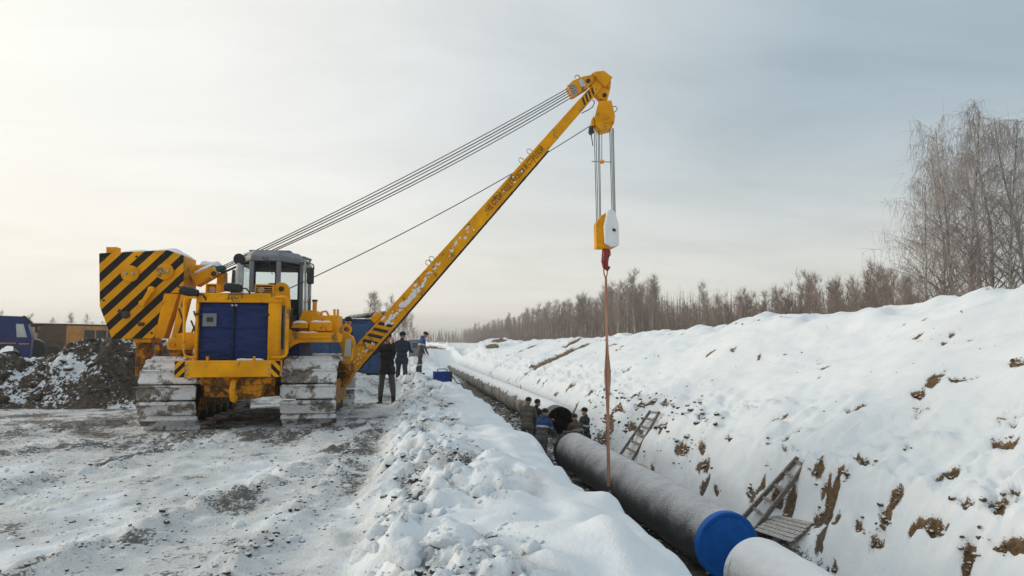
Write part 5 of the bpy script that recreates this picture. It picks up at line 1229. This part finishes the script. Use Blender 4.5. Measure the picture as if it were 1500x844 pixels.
    def stem(x, y, h, r, sway, nt):
        nonlocal o
        dx, dy = sway
        for k in range(3): V.append((x + r * math.cos(k * 2.09), y + r * math.sin(k * 2.09), -.3))
        V.append((x + dx, y + dy, h)); F.extend([(o, o + 1, o + 3), (o + 1, o + 2, o + 3), (o + 2, o, o + 3)]); o += 4
        for t in range(nt):
            f = g.uniform(.25, .97); a = g.rand() * 6.283; L = g.uniform(.4, 1.5) * (1.15 - f); bx, by, bz = x + dx * f, y + dy * f, h * f; ex, ey, ez = bx + math.cos(a) * L * .6, by + math.sin(a) * L * .6, bz + L * g.uniform(.3, 1.1)
            w = r * .5
            V.extend([(bx - math.sin(a) * w, by + math.cos(a) * w, bz), (bx + math.sin(a) * w, by - math.cos(a) * w, bz), (bx, by, bz + w * 2), (ex, ey, ez)])
            F.extend([(o, o + 1, o + 3), (o + 1, o + 2, o + 3), (o + 2, o, o + 3)]); o += 4
    for k in range(7000):
        f = g.rand(); Y = 38 + 520 * f ** 2.1; X = 41 + g.rand() ** 1.3 * 26 + (0 if Y > 60 else 3)
        tall = np.interp(Y, [40, 100, 112, 300], [6.0, 6.8, 11.4, 11.8]); h = tall * g.uniform(.70, 1.06)
        stem(X, Y, h, g.uniform(.03, .07) * (1 + Y / 300), (g.normal() * .4, g.normal() * .4), 12)
    me = mesh_np('wood', np.array(V), np.array(F), M['brush'], False); ob = bpy.data.objects.new('birch_wood', me); COL.objects.link(ob)
    tag(ob, 'dense brown birch wood behind the snowy bank', 'wood', kind='stuff')
    # brushwood along the foot of the wood
    V.clear(); F.clear(); o = 0
    for k in range(7000):
        f = g.rand(); Y = 24 + 330 * f ** 2.0; X = g.uniform(24, 41) if Y < 110 else g.uniform(32, 42)
        stem(X, Y, g.uniform(1.2, 3.6) * np.interp(Y, [24, 60, 140], [.95, 1.0, 1.15]), g.uniform(.010, .022) * (1 + Y / 90), (g.normal() * .3, g.normal() * .3), 5)
    me = mesh_np('brushwood', np.array(V), np.array(F), M['brush'], False); ob = bpy.data.objects.new('brushwood', me); COL.objects.link(ob)
    tag(ob, 'thicket of bare twigs at the foot of the wood', 'brushwood', kind='stuff')
    # distant woods on the horizon
    V.clear(); F.clear(); o = 0
    for k in range(2600):
        a = g.uniform(-.95, .28); d = g.uniform(560, 760); X = d * math.sin(a); Y = d * math.cos(a)
        stem(X, Y, g.uniform(6, 11) * (1 + .25 * math.sin(a * 30)) * (.75 if a < -.05 else 1.0), .55, (g.normal(), g.normal()), 2)
    me = mesh_np('distant_wood', np.array(V), np.array(F), M['brush'], False); ob = bpy.data.objects.new('distant_wood', me); COL.objects.link(ob)
    tag(ob, 'low line of distant woods on the horizon', 'wood', kind='stuff')
build_trees()

# ------------------------------------------------------------------ cabin, hose coil, parked vehicles
def wheel(parent, c, r, w, axis=(0, 1, 0), mat_t=None):
    wt = MB().lathe([(r * .58, -w / 2), (r * .9, -w / 2), (r, -w * .36), (r, w * .36), (r * .9, w / 2), (r * .58, w / 2)], c, axis, 28).build('wheel', M['rubber'], parent)
    MB().lathe([(r * .57, -w * .3), (r * .5, -w * .1), (r * .2, -w * .12), (r * .18, -w * .34), (.02, -w * .36)], c, axis, 24).build('rim', M['steel'], wt); return wt
def build_site():
    # blue site cabin on a trailer
    a = at(452, 500, 23.0); b = at(562, 500, 23.0); x0, x1 = a[0], b[0]; z0, z1 = .55, 2.28
    t = thing('site_cabin', 'faded blue sheet metal cabin on wheels behind the boom foot', 'cabin', ((x0 + x1) / 2, 24.0, 0)); w = (x1 - x0) / 2
    body = MB().box(-w, w, -1.0, 1.2, z0, z1).build('cabin_body', M['container'], t, .02)
    for k in range(9):
        x = -w + (k + .5) * 2 * w / 9; MB().box(x - .018, x + .018, -1.022, -1.0, z0 + .06, z1 - .06).build('panel_rib', M['container'], body)
    MB().box(-w - .06, w + .06, -1.08, 1.28, z1, z1 + .06).build('roof', M['container'], t, .02)
    snow_pad('roof_snow', -w, w * .6, -1.0, 1.2, z1 + .06, t, .05, 2)
    MB().box(.15, .72, -1.035, -1.0, z0 + .1, z1 - .15).build('door', M['container'], t, .01)
    MB().box(-w, w, -.9, 1.1, z0 - .14, z0 - .005).build('chassis', M['steel'], t)
    for x in (-w * .55, w * .6): wheel(t, (x, -.82, .36), .38, .2)
    # coiled hose lying along the roof
    p0 = Vector(at(512, 466, 23.4)); p1 = Vector(at(567, 459, 23.4)); d = (p1 - p0); L = d.length; d.normalize(); s = Vector((0, 1, 0)); u = d.cross(s)
    n = 30; pts = []
    for k in range(n * 8 + 1):
        an = 2 * math.pi * k / 8; pts.append(p0 + d * L * k / (n * 8) + (s * math.cos(an) + u * math.sin(an)) * .085)
    tag(MB().tube(pts, .014, 5).build('coiled_hose', M['black'], None), 'dark spiral hose stretched along the roof of the blue cabin', 'hose')
    # grey hut further off
    p = at(608, 505, 62); h = thing('site_hut', 'small grey hut far along the road behind the workers', 'hut', (p[0], 62, 0)); 
    hb = MB().box(-.55, .55, -.8, .8, .2, 1.75).build('hut_body', M['cab'], h, .02); MB().box(-.62, .62, -.9, .9, 1.75, 1.83).build('hut_roof', M['snow'], h, .02); MB().box(-.25, .2, -.82, -.8, 1.0, 1.45).build('window', M['dark_glass'], h)
    for x in (-.4, .4): MB().box(x - .05, x + .05, -.7, .7, -.1, .2).build('skid', M['steel'], h)
    # blue lorry, cab pointing right
    p = at(0, 500, 38.0); ox = p[0]
    t = thing('lorry', 'blue lorry with orange stripe behind the heap at the left edge of the photo', 'truck', (ox - .15, 38.0, 0), math.radians(24)); 
    cp = [(-2.2, .95), (-.35, .95), (-.1, .75), (1.42, .75), (1.48, 1.72), (1.22, 2.62), (1.05, 2.86), (-.6, 2.88), (-.75, 2.78), (-.80, 1.0)][1:]
    cb = MB().prism([(-.8, .95), (.0, .95), (.12, 1.2), (.38, 1.38), (.72, 1.36), (.98, 1.12), (1.08, .72), (1.44, .72), (1.50, 1.72), (1.26, 2.62), (1.10, 2.84), (-.55, 2.88), (-.78, 2.78)], -1.2, 1.2).build('cab', M['truck_blue'], t, .04)
    MB().prism([(.88, 1.80), (1.30, 1.80), (1.12, 2.46), (.82, 2.46)], -1.215, -1.195).build('side_window', M['white_print'], cb, 0)
    MB().prism([(1.36, 1.82), (1.44, 1.82), (1.24, 2.48), (1.19, 2.48)], -1.18, 1.18).build('windscreen', M['dark_glass'], cb, 0)
    MB().prism([(1.08, 2.62), (1.36, 2.52), (1.42, 2.60), (1.16, 2.88), (1.06, 2.88)], -1.1, 1.1).build('sun_visor', M['black'], cb, .02)
    MB().box(.2, .85, -1.212, -1.2, 1.47, 1.53).build('stripe', M['truck_orange'], cb); MB().box(.98, 1.40, -1.212, -1.2, 1.44, 1.50).build('stripe', M['truck_orange'], cb)
    MB().box(-.78, .84, -1.206, -1.2, 1.70, 1.72).build('panel_seam', M['black'], cb); MB().box(.80, .815, -1.206, -1.2, .98, 1.70).build('panel_seam', M['black'], cb)
    MB().box(1.44, 1.52, -1.15, 1.15, .55, .80).build('bumper', M['black'], cb, .02)
    mr = MB().box(1.62, 1.74, -1.36, -1.28, 2.02, 2.42).build('door_mirror', M['black'], cb, .02); MB().tube([(1.28, -1.2, 2.45), (1.5, -1.3, 2.5), (1.68, -1.32, 2.44)], .018, 6).build('mirror_arm', M['steel'], mr)
    wheel(t, (.55, -1.0, .55), .55, .32); wheel(t, (.55, 1.0, .55), .55, .32)
    MB().box(-6.5, .9, -.5, .5, .62, .92).build('chassis', M['steel'], t); MB().box(-6.6, -.95, -1.22, 1.22, .96, 2.1).build('cargo_body', M['truck_blue'], t, .03)
    for x in (-3.9, -5.2): wheel(t, (x, -1.0, .55), .55, .32); wheel(t, (x, 1.0, .55), .55, .32)
    # brown and orange crew bus further back, pointing left
    q0 = at(38, 480, 46); 
    t = thing('crew_bus', 'muddy brown and orange crew bus standing beyond the blue lorry', 'bus', (q0[0], 46.0, 0), math.radians(57))
    bd = MB().prism([(0, .85), (0, 2.2), (.12, 2.52), (.4, 2.62), (1.7, 2.62), (1.7, .85)], -1.2, 1.2).build('front_body', M['bus_brown'], t, .04)
    rb = MB().box(1.71, 7.2, -1.22, 1.22, .85, 2.60).build('rear_body', M['bus_orange'], t, .05)
    MB().box(-.05, 7.25, -1.24, 1.24, 2.62, 2.70).build('roof', M['bus_brown'], t, .03); snow_pad('roof_snow', .3, 7.1, -1.2, 1.2, 2.70, t, .06, 4, nx=40)
    MB().box(1.85, 2.55, -1.235, -1.22, .95, 2.42).build('door', M['bus_orange'], rb, .01)
    for k in range(5): MB().box(2.85 + k * .80, 3.55 + k * .80, -1.235, -1.215, 1.65, 2.32).build('window', M['dark_glass'], rb, .02)
    MB().tube([(x, -1.24, .95 + math.sqrt(max(.5 - (x - .95) ** 2, 0)) ) for x in np.linspace(.28, 1.62, 12)], .06, 6).build('wheel_arch', M['bus_brown'], bd)
    wheel(t, (.95, -1.05, .66), .66, .36); wheel(t, (.95, 1.05, .66), .66, .36); wheel(t, (5.9, -1.05, .66), .66, .36); wheel(t, (5.9, 1.05, .66), .66, .36)
    MB().box(.2, 7.0, -.5, .5, .6, .86).build('chassis', M['steel'], t)
    # spare tyre leaning by the lorry
    c = at(50, 506, 40.5); wt = MB().lathe([(.36, -.17), (.58, -.17), (.64, -.1), (.64, .1), (.58, .17), (.36, .17)], (0, 0, 0), (0, 1, 0), 28).build('tyre', M['rubber'], None)
    wt.location = (c[0], 40.5, .64 + .45); tag(wt, 'big dark tyre standing upright between the blue lorry and the bus', 'tyre')
    MB().lathe([(.355, -.12), (.30, -.05), (.15, -.05), (.14, -.14), (.02, -.15)], (0, 0, 0), (0, 1, 0), 24).build('rim', M['steel'], wt)
    b = MB().box(c[0] - .7, c[0] + .7, 40.1, 40.9, -.1, .45); tag(b.build('timber_stack', M['wood'], None, .02), 'low timber stack carrying the upright tyre behind the mud heap', 'timber')
build_site()

# ------------------------------------------------------------------ people
CLOTH = {}
def cloth(name, col, rough=.9):
    if name not in CLOTH: CLOTH[name] = simple('cloth_' + name, col, rough, var=.35, vscale=7, bmp=.4, bscale=40)
    return CLOTH[name]
SKIN = simple('skin', (.40, .20, .135), .55, var=.15, vscale=20); EYE = simple('eyes_and_brows', (.03, .02, .018), .5)
def rotv(v, ax, deg): return Matrix.Rotation(math.radians(deg), 3, ax) @ Vector(v)
def person(label, loc, heading, jacket, trousers, hat, lean=0, crouch=0.0, arms=((12, 8), (12, 8)), legs=((3, 0), (3, 0)), head=(0, 0), height=1.76, yoke=None, stripe=None, boots=(.02, .02, .022), side_lean=0, splay=(5, 5), scarf=None, gloves=None):
    """heading: degrees, 0 looks towards +y. arms: (raise forward, bend at the elbow) per side; legs: (swing forward, knee bend)"""
    k = height / 1.76; X = Vector((1, 0, 0)); Yv = Vector((0, 1, 0))
    caps = []                                     # (a, b, ra, rb, zone, flatten)
    def cap(a, b, ra, rb, zone): caps.append((Vector(a), Vector(b), ra, rb, zone))
    # legs first: hips height follows the most bent leg
    hipz = .90 - crouch
    pelvis = Vector((0, 0, hipz))
    feet = []
    for s, (sw, kb), sp in ((-1, legs[0], splay[0]), (1, legs[1], splay[1])):
        hip = pelvis + Vector((s * .095, 0, 0)); dth = rotv(rotv((0, 0, -1), X, sw), Yv, -s * sp)
        knee = hip + dth * .43; dsh = rotv(rotv((0, 0, -1), X, sw - kb), Yv, -s * sp * .6); ank = knee + dsh * .41
        feet.append((hip, knee, ank, s, sp))
    low = min(f[2].z for f in feet) - .075
    for i, (hip, knee, ank, s, sp) in enumerate(feet):
        cap(hip, knee, .098, .078, 'trousers'); cap(knee, ank + Vector((0, 0, .16)), .080, .072, 'trousers'); cap(ank + Vector((0, 0, .19)), ank, .066, .058, 'boots')
        toe = Vector((s * .02, .17, -.045)); cap(ank + Vector((0, -.05, -.035)), ank + toe, .046, .040, 'boots')
    # trunk, leaning from the hips
    def tr(v):                                    # trunk space -> body space
        v = rotv(rotv(v, X, -lean), Yv, side_lean); return pelvis + v
    cap(tr((-.075, 0, -.06)), tr((.075, 0, -.06)), .125, .125, 'jacket'); cap(tr((-.07, .0, .10)), tr((.07, .0, .10)), .122, .122, 'jacket')
    cap(tr((-.085, .0, .28)), tr((.085, .0, .28)), .125, .125, 'jacket'); cap(tr((-.115, -.005, .44)), tr((.115, -.005, .44)), .105, .105, 'jacket'); cap(tr((-.13, -.01, .52)), tr((.13, -.01, .52)), .075, .075, 'jacket')
    cap(tr((0, -.03, .545)), tr((0, -.035, .60)), .085, .075, 'jacket')                          # collar
    for s, (rz, el) in ((-1, arms[0]), (1, arms[1])):
        sh = tr((s * .19, -.005, .50)); out = 10 if rz < 60 else 16
        du = rotv(rotv(rotv((0, 0, -1), Yv, -s * out), X, rz), X, -lean * .35); elb = sh + du * .285
        inn = rotv(du, X, el); inn = (inn + Vector((-s * .30 * min(el, 90) / 90, 0, 0))).normalized(); wr = elb + inn * .25
        cap(sh, elb, .072, .058, 'jacket'); cap(elb, wr, .058, .046, 'jacket')
        hz = 'gloves' if gloves else 'skin'; side = inn.cross(Vector((0, 0, 1))); side = (side if side.length > .1 else Vector((1, 0, 0))).normalized(); pal = side.cross(inn).normalized()
        cap(wr, wr + inn * .075, .036, .040, hz)
        for q, (o_, l_) in enumerate(((-.030, .068), (-.010, .080), (.010, .076), (.028, .060))):
            b = wr + inn * .085 + side * o_; m = b + (inn + pal * -.25).normalized() * l_ * .55; cap(b, m, .0125, .0115, hz); cap(m, m + (inn + pal * -.8).normalized() * l_ * .5, .0115, .010, hz)
        b = wr + inn * .03 + side * .035 * -s; cap(b, b + (inn * .6 + side * -s * .7 - pal * .3).normalized() * .062, .014, .012, hz)
    # neck and head
    nb = tr((0, -.01, .58)); hn = rotv(rotv((0, .02, .13), X, -lean * .55 + head[0]), Vector((0, 0, 1)), head[1]); hc = nb + hn
    cap(nb, nb + hn * .55, .055, .052, 'skin')
    def hd(v): return hc + rotv(rotv(v, X, -lean * .55 + head[0]), Vector((0, 0, 1)), head[1])
    cap(hd((0, -.01, .065)), hd((0, -.012, .03)), .088, .086, 'skin'); cap(hd((0, .015, .0)), hd((0, .035, -.045)), .070, .048, 'skin')
    cap(hd((0, .088, .015)), hd((0, .104, -.008)), .010, .015, 'skin')                         # nose
    for s in (-1, 1): cap(hd((s * .084, -.005, .02)), hd((s * .088, -.012, -.02)), .014, .011, 'skin'); cap(hd((s * .045, .03, -.012)), hd((s * .03, .055, -.03)), .03, .022, 'skin')
    # one continuous skin over all of it
    V = []; F = []; o = 0; VI, FI = ICO2
    for a, b, ra, rb, zn in caps:
        d = b - a; L = d.length; q = (Vector((0, 0, 1)).rotation_difference(d.normalized()) if L > 1e-5 else Matrix.Identity(3).to_quaternion()).to_matrix()
        P = []
        for v in VI:
            top = v[2] > 0; r = rb if top else ra; P.append(q @ Vector((v[0] * r, v[1] * r, v[2] * r + (L if top else 0))) + a)
        V += P; F += [tuple(int(i) + o for i in f) for f in FI]; o += len(P)
    me = bpy.data.meshes.new('tmp_body'); me.from_pydata([tuple(v) for v in V], [], F); me.update()
    tmp = bpy.data.objects.new('tmp_body', me); COL.objects.link(tmp)
    r = tmp.modifiers.new('r', 'REMESH'); r.mode = 'VOXEL'; r.voxel_size = .0145; sm = tmp.modifiers.new('s', 'SMOOTH'); sm.factor = .5; sm.iterations = 3
    body = bpy.data.meshes.new_from_object(tmp.evaluated_get(bpy.context.evaluated_depsgraph_get())); bpy.data.objects.remove(tmp)
    n = len(body.vertices); co = np.empty(n * 3, np.float32); body.vertices.foreach_get('co', co); co = co.reshape(-1, 3)
    # folds in the cloth
    nrm = np.empty(n * 3, np.float32); body.vertices.foreach_get('normal', nrm); nrm = nrm.reshape(-1, 3)
    fold = (fbm(co[:, 0] * .6 + co[:, 1], co[:, 2] * 1.0 + co[:, 0] * .8, 4.0, 3, seed=len(label)) * .008)
    zones = ['jacket', 'trousers', 'boots', 'skin', 'gloves', 'yoke', 'stripe', 'eyes']
    best = np.full(n, 9.0); zi = np.zeros(n, int)
    for a, b, ra, rb, zn in caps:
        A = np.array(a); B_ = np.array(b); d = B_ - A; t = np.clip(((co - A) @ d) / max(d @ d, 1e-9), 0, 1); dist = np.linalg.norm(co - A - t[:, None] * d, axis=1) - (ra + (rb - ra) * t)
        m = dist < best; best = np.where(m, dist, best); zi = np.where(m, zones.index(zn), zi)
    co = co + nrm * (fold * np.isin(zi, (0, 1)))[:, None]
    # skirt of the jacket over the hips
    Mi = np.array((Matrix.Rotation(math.radians(side_lean), 3, Yv) @ Matrix.Rotation(math.radians(-lean), 3, X)).inverted()); loc_ = (co - np.array(pelvis)) @ Mi.T
    skirt = (loc_[:, 2] < .02) & (loc_[:, 2] > -.17) & (zi < 2) & (np.hypot(loc_[:, 0], loc_[:, 1]) < .24); co = co + nrm * (skirt * .022)[:, None]; zi = np.where(skirt, 0, zi)
    if yoke: zi = np.where((zi == 0) & (loc_[:, 2] > .33), 5, zi)
    if stripe:
        zi = np.where(((zi == 0) | (zi == 5)) & (np.abs(loc_[:, 2] - .315) < .022) & (np.hypot(loc_[:, 0], loc_[:, 1]) < .3), 6, zi)
        zi = np.where((zi == 1) & (np.abs(co[:, 2] - (low + .40)) < .022), 6, zi)
    for s in (-1, 1):
        e = np.array(hd((s * .034, .082, .028))); zi = np.where((np.linalg.norm(co - e, axis=1) < .013), 7, zi)
    e = np.array(hd((0, .082, -.042))); zi = np.where((np.abs((co - e)[:, 2]) < .006) & (np.linalg.norm(co - e, axis=1) < .026), 7, zi)
    co[:, 2] -= low; co *= k
    body.vertices.foreach_set('co', np.ascontiguousarray(co, np.float32).ravel()); body.update()
    m = len(body.polygons); nl = len(body.loops); lv = np.empty(nl, np.int32); body.loops.foreach_get('vertex_index', lv); ls = np.empty(m, np.int32); body.polygons.foreach_get('loop_start', ls)
    body.materials.clear()
    for mt in (jacket, trousers, cloth('boots', boots), SKIN, gloves or cloth('gloves', (.05, .05, .05)), yoke or jacket, stripe or jacket, EYE): body.materials.append(mt)
    body.polygons.foreach_set('material_index', zi[lv[ls]].astype(np.int32)); body.polygons.foreach_set('use_smooth', np.ones(m, bool)); body.update(); body.name = 'body'
    t = thing('person', label, 'person', loc, math.radians(heading)); b = bpy.data.objects.new('body', body); COL.objects.link(b); b.parent = t
    # knitted hat
    H = MB(); c = (hd((0, -.012, .050)) - Vector((0, 0, low))) * k; ax = rotv(rotv((0, -.22, 1), X, -lean * .55 + head[0]), Vector((0, 0, 1)), head[1])
    H.lathe([(.090 * k, -.012 * k), (.104 * k, -.010 * k), (.106 * k, .03 * k), (.100 * k, .06 * k), (.082 * k, .092 * k), (.045 * k, .115 * k), (.01, .121 * k)], c, ax.normalized(), 20)
    H.build('hat', hat, t, smooth=60)
    if hat is not None and scarf: MB().tube([(nb + Vector((.085 * math.cos(a), .085 * math.sin(a) + .0, .03)) - Vector((0, 0, low))) * k for a in [2 * math.pi * i / 14 for i in range(14)]], .035 * k, 8, closed=True).build('scarf', scarf, t)
    return t
def build_people():
    blk = cloth('black_jacket', (.013, .013, .015)); gry = cloth('grey_trousers', (.075, .075, .08)); nav = cloth('navy_jacket', (.016, .026, .055)); dk = cloth('dark_trousers', (.045, .047, .052))
    olv = cloth('olive_coat', (.11, .10, .075)); olt = cloth('olive_trousers', (.095, .088, .068)); blu = cloth('blue_yoke', (.018, .06, .20)); gj = cloth('grey_jacket', (.085, .087, .09)); tan = cloth('tan_jacket', (.23, .195, .14)); hatb = cloth('black_hat', (.008, .008, .009)); refl = cloth('reflective_band', (.48, .49, .48), .5); drk = cloth('charcoal_suit', (.022, .024, .028)); wht = cloth('pale_gloves', (.30, .31, .33))
    def g(px, py, Y):
        p = at(px, py, Y); return (p[0], Y, ground_z(p[0], Y) - .01)
    person('person in black jacket and grey trousers raising both hands to the face, under the boom', g(566, 590, 17.9), 168, blk, gry, hatb, 0, 0, ((58, 118), (60, 116)), ((2, 2), (-2, 2)), (4, 0), 1.80, splay=(7, 6))
    person('person in navy jacket seen from behind, legs apart, beyond the boom', g(588, 570, 22.6), -15, nav, dk, hatb, 4, 0, ((28, 55), (28, 55)), ((14, 6), (-14, 10)), (-6, 0), 1.78, splay=(7, 7))
    person('person in grey jacket with blue shoulders looking down at the bank, farthest along the road', g(615, 556, 28.2), -75, gj, dk, hatb, 12, 0, ((10, 22), (8, 20)), ((8, 8), (-8, 4)), (-28, 0), 1.78, yoke=blu, stripe=refl)
    person('person in dark cap and jacket, head showing behind the yellow hydraulic tank', g(508, 520, 19.4), -60, nav, dk, hatb, 0, 0, ((10, 20), (12, 20)), ((0, 0), (0, 0)), (-8, 0), 1.74)
    def f(px, d, dz=0.0):
        p = at_d(px, 640, d); return (p[0], p[1], ground_z(p[0], p[1]) - .02 + dz)
    person('person in long olive coat standing in the trench with back turned, leftmost of the crew', f(772, 22.4), -25, olv, olt, hatb, 14, .02, ((20, 40), (28, 50)), ((4, 8), (-2, 8)), (-10, 0), 1.78, stripe=None)
    person('person in grey jacket with blue shoulders bending towards the open pipe in the trench', f(793, 20.9), -38, gj, gj, hatb, 20, .02, ((16, 14), (30, 24)), ((14, 26), (-6, 16)), (-4, 0), 1.80, yoke=blu, stripe=refl, gloves=wht)
    person('person in black jacket behind the two nearest workers left of the open pipe', f(783, 23.6), -70, blk, drk, hatb, 10, 0, ((40, 30), (44, 30)), ((4, 6), (-4, 6)), (0, -20), 1.80)
    person('person in tan jacket stooping with back to the camera right of the open pipe', f(850, 22.0), 18, tan, olt, hatb, 30, .14, ((40, 30), (44, 34)), ((18, 36), (4, 30)), (-4, 0), 1.76, yoke=cloth('brown_yoke', (.075, .06, .045)))
    person('person in black suit and cap standing upright by the trench wall, facing the pipe', f(858, 22.8), 105, drk, drk, hatb, 3, 0, ((14, 30), (16, 34)), ((2, 2), (-2, 2)), (-4, 18), 1.82, stripe=refl)
build_people()

# ------------------------------------------------------------------ frosty air
def build_haze():
    o = MB().box(-1650, 1650, -1550, 1750, -5.0, 25.0).build('haze', None, None, smooth=0); o['kind'] = 'stuff'
    m = bpy.data.materials.new('frosty_air'); m.use_nodes = True; nt = m.node_tree
    for n in list(nt.nodes): nt.nodes.remove(n)
    out = nt.nodes.new('ShaderNodeOutputMaterial'); v = nt.nodes.new('ShaderNodeVolumePrincipled')
    v.inputs['Color'].default_value = (.93, .92, .90, 1); v.inputs['Density'].default_value = .0010; v.inputs['Anisotropy'].default_value = .35
    nt.links.new(v.outputs[0], out.inputs['Volume']); o.data.materials.append(m)
build_haze()
